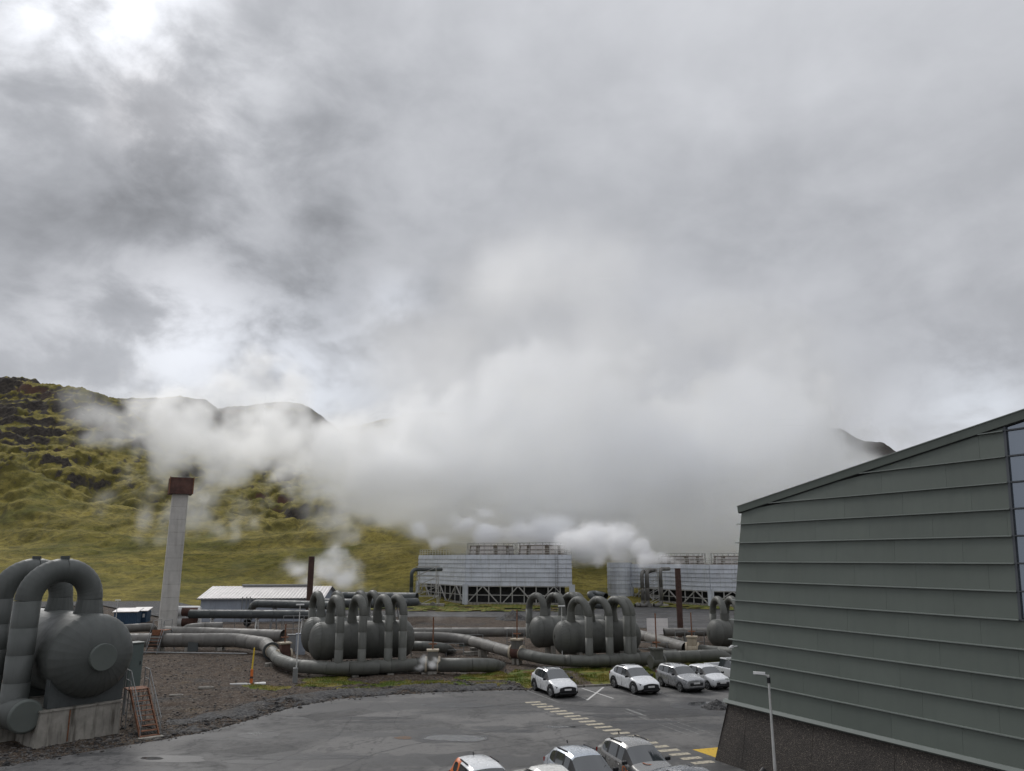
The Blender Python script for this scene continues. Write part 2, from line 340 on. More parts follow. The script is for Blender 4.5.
def copy_tree(o, parent=None):
    c = o.copy(); C.objects.link(c); c.parent = parent
    for ch in list(o.children): copy_tree(ch, c)
    return c
def sheet(name, pts, z, mat, parent=None, label=None, cat=None, kind='structure'):   # flat polygon sheet
    me = bpy.data.meshes.new(name); me.from_pydata([(p[0], p[1], z) for p in pts], [], [tuple(range(len(pts)))]); me.update()
    if me.polygons[0].normal.z < 0: me.flip_normals()
    o = link(name, me, mat, parent)
    if parent is None: tag(o, label, cat, None, kind)
    return o

# numpy noise ------------------------------------------------------
_perm = rng.permutation(512)
def vnoise(x, y, seed=0):
    xi = np.floor(x).astype(int); yi = np.floor(y).astype(int); xf = x-xi; yf = y-yi
    def h(a, b): return _perm[(_perm[(a+seed*37) & 511]+b) & 511]/511.0
    u = xf*xf*xf*(xf*(xf*6-15)+10); v = yf*yf*yf*(yf*(yf*6-15)+10)
    return (h(xi, yi)*(1-u)+h(xi+1, yi)*u)*(1-v)+(h(xi, yi+1)*(1-u)+h(xi+1, yi+1)*u)*v
def fbm(x, y, oct=5, gain=.5, seed=0, ridge=False):
    s = np.zeros_like(x, dtype=float); a = 1.0; tot = 0
    for k in range(oct):
        q = vnoise(x*(2.03**k)+k*17.3, y*(2.03**k)+k*9.1, seed+k)
        if ridge: q = 1-np.abs(2*q-1)
        s += a*q; tot += a; a *= gain
    return s/tot
def grid_mesh(name, X, Y, Z, mat, attr=None, kind='structure', label=None, cat=None, flip=False):
    r, c = X.shape; vs = np.stack([X, Y, Z], -1).reshape(-1, 3)
    i = np.arange(r*c).reshape(r, c); f = np.stack([i[:-1, :-1], i[:-1, 1:], i[1:, 1:], i[1:, :-1]], -1).reshape(-1, 4)
    if flip: f = f[:, ::-1]
    me = bpy.data.meshes.new(name); me.from_pydata(vs.tolist(), [], f.tolist()); me.polygons.foreach_set('use_smooth', [True]*len(f))
    if attr is not None:
        a = me.attributes.new('rock', 'FLOAT', 'POINT'); a.data.foreach_set('value', attr.reshape(-1).astype(np.float32))
    me.update(); o = link(name, me, mat); tag(o, label, cat, None, kind); return o

# ------------------------------------------------------------------ ground, yard, road, parking
TH = R(18); D = Vector((math.cos(TH), math.sin(TH), 0)); WV = Vector((math.sin(TH), -math.cos(TH), 0)); UP = Vector((0, 0, 1))
edge_px = [(0, 767), (60, 757), (100, 750), (164, 739.5), (205, 732), (242, 722), (268, 714), (293, 707), (341, 699), (392, 694.6), (430, 692.5), (470, 691), (530, 689.6)]
kerb_px = [(530, 689.6), (604, 686), (660, 683), (745, 677.5)]
edge = [gp(*q) for q in edge_px]; kerb_line = [gp(*q) for q in kerb_px]
lot = [Vector((-60, 12, 0)), Vector((-31, 30, 0))]+edge+kerb_line[1:]+[Vector((30, 67.5, 0)), Vector((60, 40, 0)), Vector((60, 6, 0)), Vector((0, 4, 0))]
def jitter_line(pts, step, amp, seed):
    out = []; k = 0
    for a, b in zip(pts[:-1], pts[1:]):
        n = max(1, int((b-a).length/step)); t = (b-a).normalized(); nn = Vector((-t.y, t.x, 0))
        for i in range(n):
            q = a+(b-a)*(i/n); w = (fbm(np.array([q.x*.9+seed]), np.array([q.y*.9]), 4)[0]-.5)*2*amp; out.append(q+nn*w if k else q); k += 1
    out.append(pts[-1]); return out
edge_j = jitter_line(edge, .35, .35, 3)
lot_poly = lot[:2]+edge_j+kerb_line[1:]+lot[-4:]
def inside(poly, X, Y):
    r = np.zeros(X.shape, bool); n = len(poly)
    for i in range(n):
        a, b = poly[i], poly[(i+1) % n]
        if abs(a.y-b.y) < 1e-9: continue
        c = ((a.y > Y) != (b.y > Y)) & (X < (b.x-a.x)*(Y-a.y)/(b.y-a.y)+a.x); r ^= c
    return r
def dist_line(pts, X, Y):
    d = np.full(X.shape, 1e9)
    for a, b in zip(pts[:-1], pts[1:]):
        e = b-a; l2 = e.x*e.x+e.y*e.y; t = np.clip(((X-a.x)*e.x+(Y-a.y)*e.y)/l2, 0, 1)
        d = np.minimum(d, np.hypot(X-a.x-t*e.x, Y-a.y-t*e.y))
    return d
sheet('ground', [(-5000, -500), (5000, -500), (5000, 5000), (-5000, 5000)], -.45, gravel)
road_px = [(330, 617.5), (420, 616.5), (560, 618), (640, 628), (760, 634), (760, 607.5), (640, 605.5), (600, 608.5), (560, 611.5), (420, 611.5), (330, 610)]
road_poly = [gp(*q) for q in road_px]
def yard_z(X, Y):
    ins = inside(lot, X, Y); de = dist_line(edge+kerb_line[1:], X, Y)
    z = .05+(fbm(X*.25, Y*.25, 4, .5, 5)-.5)*.30+(fbm(X*1.3, Y*1.3, 3, .5, 9)-.5)*.12
    # low gravel bank along the edge of the asphalt
    bank = np.exp(-((de-1.6)/1.1)**2)*np.clip((X+20)/4, 0, 1)*np.clip((1.0-X)/2.5, 0, 1)*(.10+.22*fbm(X*.4, Y*.4, 3, .5, 2))
    z = z*np.clip(de/1.0, 0, 1)+bank
    flat = np.clip((Y-95)/15, 0, 1); z = z*(1-flat*.7)
    z = np.where(inside(road_poly, X, Y), -.05, z)
    return np.where(ins, -.12-np.clip(de, 0, 1)*.15, np.where(de < .3, np.minimum(z, .0+de*.2), z))
def yard():
    xs = np.concatenate([np.arange(-150, -46, 2.0), np.arange(-46, 26, .3), np.arange(26, 110, 2.5)]); ys = np.concatenate([np.arange(34, 84, .3), np.arange(84, 200, 1.5)])
    X, Y = np.meshgrid(xs, ys); return grid_mesh('gravel_yard', X, Y, yard_z(X, Y), gravel)
yard()
sheet('parking_lot', lot_poly, 0.0, asphalt)
sheet('service_road', road_poly, .012, asphalt_dk)
# pale gravel road by the chimney
sheet('gravel_road', [gp(*q) for q in ((-60, 603), (110, 598), (165, 600), (215, 612), (215, 618), (160, 618), (100, 606), (-60, 612))], .20, lava_gravel)

def masked(name, poly, res, zf, mat, dz, thr=None, seed=1, label=None):
    x0, x1 = min(p.x for p in poly), max(p.x for p in poly); y0, y1 = min(p.y for p in poly), max(p.y for p in poly)
    xs = np.arange(x0-res, x1+2*res, res); ys = np.arange(y0-res, y1+2*res, res); X, Y = np.meshgrid(xs, ys)
    d = dist_line(poly+[poly[0]], X, Y); ins = inside(poly, X, Y); sd = np.where(ins, d, -d)+(fbm(X*.7, Y*.7, 5, .55, seed)-.5)*1.6
    if thr is not None: sd = np.minimum(sd, (fbm(X*.35, Y*.35, 5, .55, seed+3)-thr)*8)
    Z = zf(X, Y)+np.clip(sd*.12, -.2, dz)
    i = np.arange(X.size).reshape(X.shape); keep = (sd[:-1, :-1] > -.25) & (sd[1:, 1:] > -.25) & (sd[:-1, 1:] > -.25) & (sd[1:, :-1] > -.25)
    f = np.stack([i[:-1, :-1], i[:-1, 1:], i[1:, 1:], i[1:, :-1]], -1)[keep]
    used = np.unique(f); rm = -np.ones(X.size, int); rm[used] = np.arange(len(used)); vs = np.stack([X, Y, Z], -1).reshape(-1, 3)[used]
    me = bpy.data.meshes.new(name); me.from_pydata(vs.tolist(), [], rm[f].tolist()); me.polygons.foreach_set('use_smooth', [True]*len(f)); me.update()
    o = link(name, me, mat); tag(o, label, None, None, 'structure'); return o, vs[(sd.reshape(-1)[used] > .15)]
def pxs(*q): return [gp(*p) for p in q]
verge_r = pxs((528, 688), (604, 685.4), (660, 682.2), (750, 676.5), (750, 662), (712, 662), (640, 667), (600, 668), (515, 671), (500, 680))
verge_l = pxs((352, 690), (392, 687), (450, 688), (505, 688), (520, 677), (500, 672), (450, 674), (380, 677), (300, 679), (235, 687), (250, 690))
_, pts_r = masked('grass_verge', verge_r, .25, yard_z, turf, .07, None, 4)
_, pts_l = masked('grass_verge', verge_l, .25, yard_z, turf, .05, .50, 8)
_, pts_t = masked('grass_verge', pxs((330, 611), (420, 612), (560, 612), (640, 606.5), (700, 610), (760, 612), (760, 606), (700, 604), (640, 603.5), (560, 606), (420, 603), (330, 602)), .8, lambda X, Y: X*0+.1, turf, .12, .40, 12)
# grey path across the verge
masked('path', pxs((566, 687.5), (600, 685.8), (588, 676), (574, 670), (551, 670), (560, 677)), .25, yard_z, gravel, .16, None, 33)
masked('gravel_bank', pxs((180, 736), (260, 716), (300, 705), (345, 698), (395, 694), (470, 690.5), (520, 689), (500, 686), (470, 687), (390, 688), (340, 691), (285, 698), (225, 712), (165, 722)), .25, yard_z, lava_gravel, .08, .40, 15)

def grass():
    v = []; f = []
    def blades(pts, n, hs):
        idx = rng.integers(0, len(pts), n)
        for k in idx:
            p = pts[k]+np.array([rng.uniform(-.13, .13), rng.uniform(-.13, .13), -.01]); h = hs*rng.uniform(.4, 1.3); a = rng.uniform(0, 6.28); w = rng.uniform(.010, .022); ln = rng.uniform(-.5, .5, 2)*h
            b = len(v); v.extend([(p[0]-math.cos(a)*w, p[1]-math.sin(a)*w, p[2]), (p[0]+math.cos(a)*w, p[1]+math.sin(a)*w, p[2]), (p[0]+ln[0], p[1]+ln[1], p[2]+h)]); f.append((b, b+1, b+2))
    dens = fbm(pts_r[:, 0]*.8, pts_r[:, 1]*.8, 4, .5, 21); pr = pts_r[dens > .42]
    blades(pr, 26000, .13); blades(pts_l, 9000, .11); blades(pts_t, 5000, .25)
    cl = pr[rng.integers(0, len(pr), 60)]                        # taller weeds
    for q in cl:
        pp = q+rng.normal(0, .18, (40, 3))*np.array([1, 1, 0]); blades(pp, 40, .28)
    me = bpy.data.meshes.new('grass'); me.from_pydata([tuple(map(float, q)) for q in v], [], f); me.update()
    tag(link('grass', me, grass_m), 'short green and yellow grass tufts on the verges', 'grass', None, 'stuff')
grass()
def stones():
    bm = bmesh.new(); bmesh.ops.create_icosphere(bm, subdivisions=1, radius=1); bv = np.array([v.co[:] for v in bm.verts]); bf = np.array([[v.index for v in q.verts] for q in bm.faces]); bm.free()
    E_ = np.array([p[:2] for p in edge_j]); i = rng.integers(0, len(E_)-1, 5600); t = E_[i+1]-E_[i]; t /= np.linalg.norm(t, axis=1)[:, None]; nn = np.stack([-t[:, 1], t[:, 0]], 1)
    q = E_[i]+nn*(np.abs(rng.normal(0, 2.2, 5600))-.25)[:, None]+rng.normal(0, .3, (5600, 2)); q2 = np.stack([rng.uniform(-40, 14, 3000), rng.uniform(44, 78, 3000)], 1)
    q = np.concatenate([q, q2]); z = yard_z(q[:, 0], q[:, 1]); s = np.concatenate([rng.uniform(.025, .075, 5600)*np.where(rng.random(5600) < .06, 2.2, 1), rng.uniform(.03, .10, 3000)])
    ok = (z > -.04) | ((np.arange(len(z)) < 5600) & (rng.random(len(z)) < .25)); q, z, s = q[ok], np.maximum(z[ok], 0), s[ok]; n = len(q)
    V = bv[None]*rng.uniform(.72, 1.28, (n,)+bv.shape)*np.array([1, 1, .62])*s[:, None, None]+np.stack([q[:, 0], q[:, 1], z+s*.18], 1)[:, None, :]; F = bf[None]+(np.arange(n)*len(bv))[:, None, None]
    me = bpy.data.meshes.new('loose_stones'); me.from_pydata(V.reshape(-1, 3).tolist(), [], F.reshape(-1, 3).tolist()); me.update()
    tag(link('loose_stones', me, rock_m), 'loose dark stones strewn along the asphalt edge', 'stones', None, 'stuff')
stones()

# kerb behind the parked cars, markings, puddles
kb = thing('kerb', 'grey concrete kerb behind the parked cars', 'kerb', kerb_line[0]); kb['kind'] = 'structure'
for a, b in zip(kerb_line[:-1], kerb_line[1:]):
    n = max(1, int((b-a).length/1.0)); st = (b-a)/n
    for i in range(n):
        m_ = MB(kerb_line[0]); m_.bar(a+st*i+st*.008+Vector((0, 0, .05)), a+st*(i+1)-st*.008+Vector((0, 0, .05)), .16, .16); m_.build('kerb_stone', concrete, kb)
def strip(a, b, w, mat, name='parking_line', z=.004):
    a = Vector(a); b = Vector(b); t = (b-a).normalized(); nn = Vector((-t.y, t.x, 0))*w/2
    return sheet(name, [a-nn, b-nn, b+nn, a+nn], z, mat)
for q in (((527, 690.5), (559, 702.5)), ((607, 687.5), (641, 697.5)), ((660, 685), (690, 694.5)), ((688, 683), (716, 690)), ((576, 695), (588, 700)), ((655, 691), (668, 696))):
    strip(gp(*q[0]), gp(*q[1]), .11, line_f)
strip(gp(582, 688.3), gp(613.5, 698.5), .12, line_w, z=.004); strip(gp(603.5, 687.3), gp(587, 700.3), .15, line_w, z=.008)
for k in range(3): strip(gp(624+k*6.2, 711.2-k*1.2), gp(692+k*9, 736.2-k*1.6), .07, line_f, 'lane_line')
strip(gp(626, 709), gp(646, 716), .22, line_f, 'lane_line', .008)
a0, a1 = gp(533, 702.3), gp(703, 762.5); nb = 21
for k in range(nb):
    p = a0+(a1-a0)*(k/(nb-1)); h = .5+.05*random.random()
    strip(p-D*h, p+D*h, .40, line_c, 'crossing_bar', .0085)
sheet('yellow_marking', [gp(*q) for q in ((692.5, 749.6), (718.5, 747.3), (715.5, 757.5))], .004, line_y)
def blob(px, py, rx, ry, seed, name, mat, z, n=40):
    c = gp(px, py); pts = []
    for i in range(n):
        t = 2*math.pi*i/n; r = .62+.75*float(fbm(np.array([math.cos(t)*1.3+seed*7.1]), np.array([math.sin(t)*1.3+seed]), 4)[0]); q = gp(px+math.cos(t)*rx*r, py+math.sin(t)*ry*r); pts.append(q)
    return sheet(name, pts, z, mat)
for i, q in enumerate(((456, 739, 40, 4.6), (500, 731, 42, 1.6), (258, 735, 22, 3.5), (165, 759, 42, 3.2), (455, 705.5, 34, 2.4), (350, 718, 60, 1.6), (600, 716, 44, 1.6), (375, 722, 26, 1.4), (700, 706, 30, 4.5), (640, 722, 34, 1.6), (320, 757, 60, 2.2), (250, 762, 30, 2))):
    blob(*q, i+1, 'damp_patch', damp_m, .0045)
for i, q in enumerate(((456, 738, 30, 3.4), (152, 758.5, 12, 1.4), (706, 704, 20, 2.2), (255, 734, 7, 1.0), (560, 727, 16, .8))):
    blob(*q, i+21, 'puddle', puddle, .009)
blob(404, 738, 9, 1.6, 44, 'asphalt_patch', line_mat('rusty_patch', (.14, .09, .06), .5), .009)

def crack(pts, w, mat, seed, name='crack', z=.0065):
    q = jitter_line([gp(*p) for p in pts], .18, .16, seed); n = len(q); vs = []
    for i, p in enumerate(q):
        t = (q[min(i+1, n-1)]-q[max(i-1, 0)]).normalized(); nn = Vector((-t.y, t.x, 0)); k = w*(.35+random.random())*(1 if 0 < i < n-1 else .2); vs += [p-nn*k/2, p+nn*k/2]
    me = bpy.data.meshes.new(name); me.from_pydata([(p.x, p.y, z) for p in vs], [], [(2*i, 2*i+2, 2*i+3, 2*i+1) for i in range(n-1)]); me.update(); tag(link(name, me, mat), None, None, None, 'structure')
tar = paint('tar_seam', (.022, .022, .023), .6, 0, .2, 3)
for i, (p, w) in enumerate(((((205, 741), (300, 727), (400, 717), (470, 708), (530, 703)), .05), (((330, 771), (380, 752), (430, 741), (520, 728), (600, 719), (690, 713)), .06), (((250, 771), (300, 752), (340, 735), (352, 716)), .04), (((440, 771), (470, 752), (540, 741), (590, 733)), .045), (((545, 702), (580, 706), (630, 708), (720, 716)), .07), (((610, 740), (650, 728), (690, 722), (724, 719)), .04), (((110, 771), (150, 757), (190, 746)), .04), (((380, 700), (400, 712), (395, 724), (410, 740)), .035))):
    crack(p, w, tar, i+50)
pat = asphalt_mat(.62); pat2 = asphalt_mat(.80)
for k, (q, mt) in enumerate(((((300, 716), (360, 708), (378, 712), (316, 721)), pat), (((520, 724), (590, 716), (612, 722), (536, 732)), pat2), (((210, 752), (282, 742), (300, 749), (222, 761)), pat2), (((640, 712), (700, 709), (704, 716), (650, 719)), pat), (((425, 757), (470, 751), (488, 760), (440, 767)), pat))):
    sheet('repair_patch', jitter_line([gp(*p) for p in q]+[gp(*q[0])], .3, .05, k)[:-1], .0052, mt)

# ------------------------------------------------------------------ hills
def hill_near():
    cols = np.array([-260, 0, 60, 100, 150, 200, 300, 400, 480, 560, 650, 800, 1000, 1300.])
    rows = [ (150, [611]*14), (168, [601, 601, 601, 601, 601, 601, 601, 600, 598, 597, 596, 600, 600, 600]),
        (215, [572, 572, 572, 574, 576, 577, 576, 568, 565, 566, 568, 572, 575, 580]),
        (262, [553, 552, 551, 553, 556, 556, 552, 546, 548, 552, 552, 555, 560, 570]),
        (284, [548, 547, 546, 548, 552, 553, 548, 543, 544, 548, 548, 552, 557, 569]),
        (296, [530, 529, 529, 532, 537, 539, 531, 527, 535, 540, 540, 545, 552, 565]),
        (314, [541, 540, 539, 542, 545, 546, 541, 537, 543, 545, 545, 550, 556, 568]),
        (345, [528, 527, 530, 533, 536, 537, 535, 530, 530, 532, 535, 540, 550, 560]),
        (387, [484, 483, 500, 514, 519, 523, 529, 521, 510, 515, 520, 525, 540, 550]),
        (403, [459, 460, 482, 500, 507, 512, 519, 509, 502, 508, 515, 520, 535, 545]),
        (422, [468, 470, 492, 510, 515, 519, 525, 514, 508, 512, 518, 523, 538, 548]),
        (455, [456, 457, 470, 486, 494, 502, 508, 494, 485, 490, 495, 500, 520, 540]),
        (520, [436, 436, 445, 458, 470, 482, 490, 480, 472, 476, 480, 486, 505, 525]),
        (600, [404, 404, 412, 425, 450, 462, 478, 470, 465, 468, 472, 478, 500, 520]),
        (640, [379, 379, 390, 403, 440, 450, 470, 468, 462, 466, 470, 476, 500, 520]),
        (680, [380, 380, 393, 410, 452, 456, 474, 472, 466, 470, 474, 480, 505, 525]),
        (760, [400, 400, 410, 430, 470, 480, 490, 490, 490, 490, 490, 495, 520, 540])]
    px = np.concatenate([np.linspace(-260, 440, 430), np.linspace(443, 1300, 170)]); F = np.concatenate([np.linspace(150, 330, 130), np.linspace(332, 700, 190), np.linspace(705, 760, 8)])
    K = np.array([r[0] for r in rows], float); ZZ = np.zeros((len(rows), len(px)))
    pad = np.array([np.interp(px, cols, r[1]) for r in rows]); ker = np.hanning(25); ker /= ker.sum()
    for i in range(len(rows)):
        e = np.pad(pad[i], 12, mode='edge'); pyi = np.convolve(e, ker, 'valid')
        y = -(pyi-385.5)/FPX; c, s = math.cos(PITCH), math.sin(PITCH); ZZ[i] = CAM_H+K[i]*((s+y*c)/(c-y*s))
    Zc = np.stack([np.interp(F, K, ZZ[:, j]) for j in range(len(px))], 1)
    kr = np.hanning(9); kr /= kr.sum(); Zp = np.pad(Zc, ((4, 4), (0, 0)), mode='edge'); Zc = sum(kr[k]*Zp[k:k+len(F)] for k in range(9))
    X = np.outer(F, (px-512)/(FPX/math.cos(PITCH))); Y = np.repeat(F[:, None], len(px), 1)
    g = np.clip((Y-150)/60, 0, 1); far = np.clip((Y-330)/120, 0, 1)
    big = fbm(X/75, Y/75, 4, .5, 31)-.5; rid = fbm(X/34+Y/90, Y/34, 5, .52, 40, True)-.5; hum = fbm(X/9, Y/9, 4, .55, 50)-.5; fine = fbm(X/2.6, Y/2.6, 3, .55, 60)-.5
    crag = np.clip(fbm(X/55, Y/40, 4, .55, 71)*1.0-.42, 0, .4)*2.5
    gul = fbm(X/16+fbm(X/40, Y/40, 3, .5, 77)*2.2, Y/46, 4, .55, 81, True); gul = np.clip((gul-.60)*4, 0, 1)
    Z = Zc+g*(big*6*(.5+far)+rid*(2.2+8*far)+hum*(1.05+2.2*far)+fine*(.6+.8*far)-gul*(.8+2.4*far))
    terr = np.abs(((Zc+big*20)/11.0) % 1-.5)*2; Z = Z+far*crag*(terr**2)*9
    Z = np.maximum(Z, .06); Z = np.where(Y < 152, np.minimum(Z, -.2), Z)
    up = np.clip((Z-45)/70, 0, 1); rock = -.10+(.28+.42*up)*far*np.clip(.35+crag*1.1, 0, 1)+(fbm(X/28, Y/20, 4, .55, 90)-.5)*.6; rock = rock*(.35+.65*g); rock = rock-hum*(.35+.35*far)+gul*(.16+.10*far)-.05  # hollows and gullies darkened: lava, doubling as shade put into the colour
    left = np.clip((-X-120)/120, 0, 1); rock = rock+.10*left*far
    grid_mesh('hillside', X, Y, Z, moss, rock)
hill_near()
def ridge(name, F, prof, depth, seed, rockv, x0, x1, amp=1.0):
    px = np.linspace(x0, x1, 220); cx, cy_ = zip(*prof); yy = np.interp(px, cx, cy_); ker = np.hanning(9); ker /= ker.sum(); yy = np.convolve(np.pad(yy, 4, mode='edge'), ker, 'valid')
    y = -(yy-385.5)/FPX; c, s = math.cos(PITCH), math.sin(PITCH); top = CAM_H+F*((s+y*c)/(c-y*s)); t = np.linspace(-1, .35, 90)
    fall = np.where(t < 0, 1-(-t)**1.15, 1-(t/.35)**1.5*.4)
    Y = F+t[:, None]*depth+0*px; X = Y*((px-512)/(FPX/math.cos(PITCH)))[None, :]; Z = top[None, :]*fall[:, None]
    am = np.clip(-t*4, .30, 1)[:, None]
    Z = Z+am*((fbm(X/60, Y/60, 5, .55, seed, True)-.5)*26+(fbm(X/14, Y/14, 4, .55, seed+7)-.5)*14+(fbm(X/5, Y/5, 3, .6, seed+8)-.5)*8)*amp
    rock = rockv+(fbm(X/40, Y/30, 4, .55, seed+9)-.5)*.7
    grid_mesh(name, X, Y, np.maximum(Z, -.4), moss, rock)
ridge('hill_ridge', 880, [(-20, 402), (60, 401), (95, 398), (130, 399), (165, 397), (185, 400), (200, 407), (225, 428), (280, 450), (330, 470)], 240, 101, .72, -20, 330)
ridge('hill_ridge', 1080, [(150, 440), (190, 415), (215, 408), (245, 404), (270, 401), (292, 405), (310, 414), (330, 428), (360, 455), (420, 480)], 300, 131, .75, 140, 430)
ridge('hill_ridge', 1350, [(290, 440), (330, 430), (360, 424), (400, 416), (440, 413), (500, 425), (560, 440), (640, 450)], 320, 151, .45, 280, 640)
ridge('hill_ridge', 760, [(600, 480), (700, 470), (760, 450), (792, 430), (806, 419), (813, 417.5), (820, 419), (845, 429), (858, 433), (872, 441), (885, 442.5), (897, 443), (905, 450), (925, 466), (960, 480), (1100, 500)], 300, 171, 1.25, 600, 1100, .8)

# ------------------------------------------------------------------ the green hall on the right
def hall():
    u = Vector((.442, -.897, 0)).normalized(); n = Vector((.897, .442, 0)).normalized()
    B = gp(715, 760); z1 = 2.72; Cn = B+n*.55+u*.55+UP*z1; lean = n*.101+UP
    root = thing('hall', 'large dark green metal clad hall with sloping walls on a stone base', 'building', B)
    def Wp(a, z, out=0.0): return Cn+u*a+lean*(z-z1)-n*out
    def left(z): return (z-z1)*.087
    roof = lambda a: 11.40+.1775*(a-.7)             # underside of the roof edge
    AX = 40.0; dz = .905; z0 = 2.695; win_a = 13.72
    levels = [z0+dz*k for k in range(14)]
    def quad_panel(name, c4, th, mat, parent=root):  # thin slab from 4 corners on the wall
        m = MB(B); f = [q for q in c4]; b = [q+n*th for q in c4]; m.hexa([b[0], b[1], f[1], f[0], b[3], b[2], f[2], f[3]]); return m.build(name, mat, parent)
    # backing wall and core, so that nothing shows through the joints
    m = MB(B); lo = [Wp(left(z0)+.02, z0-.02, -.06), Wp(AX, z0-.02, -.06)]; hi = [Wp(left(11.4)+.05, 11.35, -.06), Wp(AX, roof(AX)-.02, -.06)]
    m.add([lo[0], lo[1], hi[1], hi[0]], [(0, 1, 2, 3)]); m.build('wall', hall_dark, root)
    end = n*24; m = MB(B); m.add([Wp(left(z0), z0-.02, 0), Wp(left(z0), z0-.02)+end, Wp(left(11.4), 11.4)+end, Wp(left(11.4), 11.4)], [(0, 1, 2, 3)]); m.build('end_wall', hall_green, root)
    m = MB(B); m.add([B, B+end, Wp(0, z1)+end, Wp(0, z1)], [(0, 1, 2, 3)]); m.build('end_base', granite, root)
    # metal sheets, course by course; each sheet leans out a touch at its foot
    for k in range(len(levels)-1):
        za, zb = levels[k], levels[k+1]; za2 = za+.004; zb2 = zb-.004; off = (0, 1.32, .45, 2.1, .9)[k % 5]
        cuts = [-5+off+2.75*i for i in range(20)]
        for c0, c1 in zip(cuts[:-1], cuts[1:]):
            l = max(c0+.003, left(za)+.004); r = min(c1-.003, AX)
            if zb > 7.35: r = min(r, win_a)
            if r-l < .03: continue
            zt = [min(zb2, roof(x)) for x in (l, r)]
            if zt[0] < za2+.02 and zt[1] < za2+.02: continue
            if zt[0] < za2+.02: l = .7+(za2+.02-11.40)/.1775; zt[0] = za2+.02
            if r-l < .03: continue
            ll = max(l, left(zt[0])+.004) if l == left(za)+.004 else l
            quad_panel('cladding_sheet', [Wp(l, za2, .022), Wp(r, za2, .022), Wp(r, zt[1], .006), Wp(ll, zt[0], .006)], .03, hall_green)
        if k > 0:
            l = left(za)-.22 if za < 11.2 else .7+(za-11.40)/.1775; r = win_a+.02 if za > 7.2 else AX
            if l > r-.1: continue
            m = MB(B); p = [Wp(l, za-.028, -.02), Wp(r, za-.028, -.02), Wp(r, za-.028, .105), Wp(l, za-.028, .105), Wp(l, za+.018, -.02), Wp(r, za+.018, -.02), Wp(r, za+.006, .105), Wp(l, za+.006, .105)]
            m.hexa(p); m.build('rib', hall_rib, root)
    # foot flashing
    m = MB(B); l = -.25; m.hexa([Wp(l, z0-.13, .14), Wp(AX, z0-.13, .14), Wp(AX, z0-.13, -.05), Wp(l, z0-.13, -.05), Wp(l, z0-.0, .08), Wp(AX, z0-.0, .08), Wp(AX, z0-.0, -.05), Wp(l, z0-.0, -.05)]); m.build('flashing', hall_rib, root)
    m = MB(B); m.hexa([Wp(l+.1, z0-.20, .05), Wp(AX, z0-.20, .05), Wp(AX, z0-.20, -.1), Wp(l+.1, z0-.20, -.1), Wp(l+.1, z0-.132, .09), Wp(AX, z0-.132, .09), Wp(AX, z0-.132, -.1), Wp(l+.1, z0-.132, -.1)]); m.build('drip_edge', cap_green, root)
    # stone base, leaning panels with open joints
    foot = lambda a: B+u*a
    topg = lambda a: Wp(a, z0-.2, -.03)
    xs = [0, 1.75, 5.6, 9.4, 13.2, 17, 20.8, 24.6, 28.4, 32.2, 36]
    m = MB(B); m.add([foot(.1)+n*.07, foot(AX)+n*.07, topg(AX)+n*.07, topg(.1)+n*.07], [(0, 1, 2, 3)]); m.build('base_core', dark_void, root)
    for a, b in zip(xs[:-1], xs[1:]):
        fa, fb, tb, ta = foot(a+.008), foot(b-.008), topg(b-.56), topg(a-.55+.01) if a else topg(0.0)
        m = MB(B); m.hexa([fa, fb, fb+n*.06, fa+n*.06, ta, tb, tb+n*.06, ta+n*.06]); m.build('stone_panel', granite, root)
    # roof with a deep fascia
    la, ra = .60, AX; h = .30
    def rp(a, dn, out): return Wp(a, roof(a)+dn, out)
    m = MB(B); m.hexa([rp(la, .0, .10), rp(ra, .0, .10), rp(ra, .0, -.3), rp(la, .0, -.3), rp(la, h, .14), rp(ra, h, .14), rp(ra, h, -.3), rp(la, h, -.3)]); m.build('fascia', hall_green, root)
    m = MB(B); m.hexa([rp(la-.02, h+.003, .17), rp(ra, h+.003, .17), rp(ra, h+.003, -.3), rp(la-.02, h+.003, -.3), rp(la-.02, h+.035, .17), rp(ra, h+.035, .17), rp(ra, h+.035, -.3), rp(la-.02, h+.035, -.3)]); m.build('roof_edge', hall_rib, root)
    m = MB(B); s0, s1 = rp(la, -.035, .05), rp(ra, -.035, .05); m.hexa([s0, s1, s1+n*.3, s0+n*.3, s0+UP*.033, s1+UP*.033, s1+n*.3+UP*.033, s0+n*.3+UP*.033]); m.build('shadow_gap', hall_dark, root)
    m = MB(B); q0, q1 = rp(la, .05, -.3), rp(ra, .05, -.3); m.hexa([q0, q1, q1+end, q0+end, q0+UP*.25, q1+UP*.25, q1+end+UP*.25, q0+end+UP*.25]); m.build('roof', hall_green, root)
    # window band under the roof at the right
    wz = [levels[5]+.02]+[levels[k] for k in range(6, 14)]; wroot = quad_panel('window', [Wp(win_a+.03, wz[0], -.2), Wp(AX, wz[0], -.2), Wp(AX, roof(AX)-.05, -.2), Wp(win_a+.03, roof(win_a)-.05, -.2)], .02, dark_void)
    cols_ = [win_a+.05+1.55*i for i in range(8)]
    for ka, (za, zb) in enumerate(zip(wz[:-1], wz[1:])):
        for ca, cb in zip(cols_[:-1], cols_[1:]):
            if za > roof(ca)-.1: continue
            z_l, z_r = min(zb-.025, roof(ca)-.04), min(zb-.025, roof(cb)-.04)
            quad_panel('pane', [Wp(ca+.025, za+.025, -.03), Wp(cb-.025, za+.025, -.03), Wp(cb-.025, z_r, -.03), Wp(ca+.025, z_l, -.03)], .02, hall_glass, wroot)
        if ka: m = MB(B); m.bar(Wp(win_a, za, .0), Wp(AX, za, .0), .05, .07, -n); m.build('transom', alu, wroot)
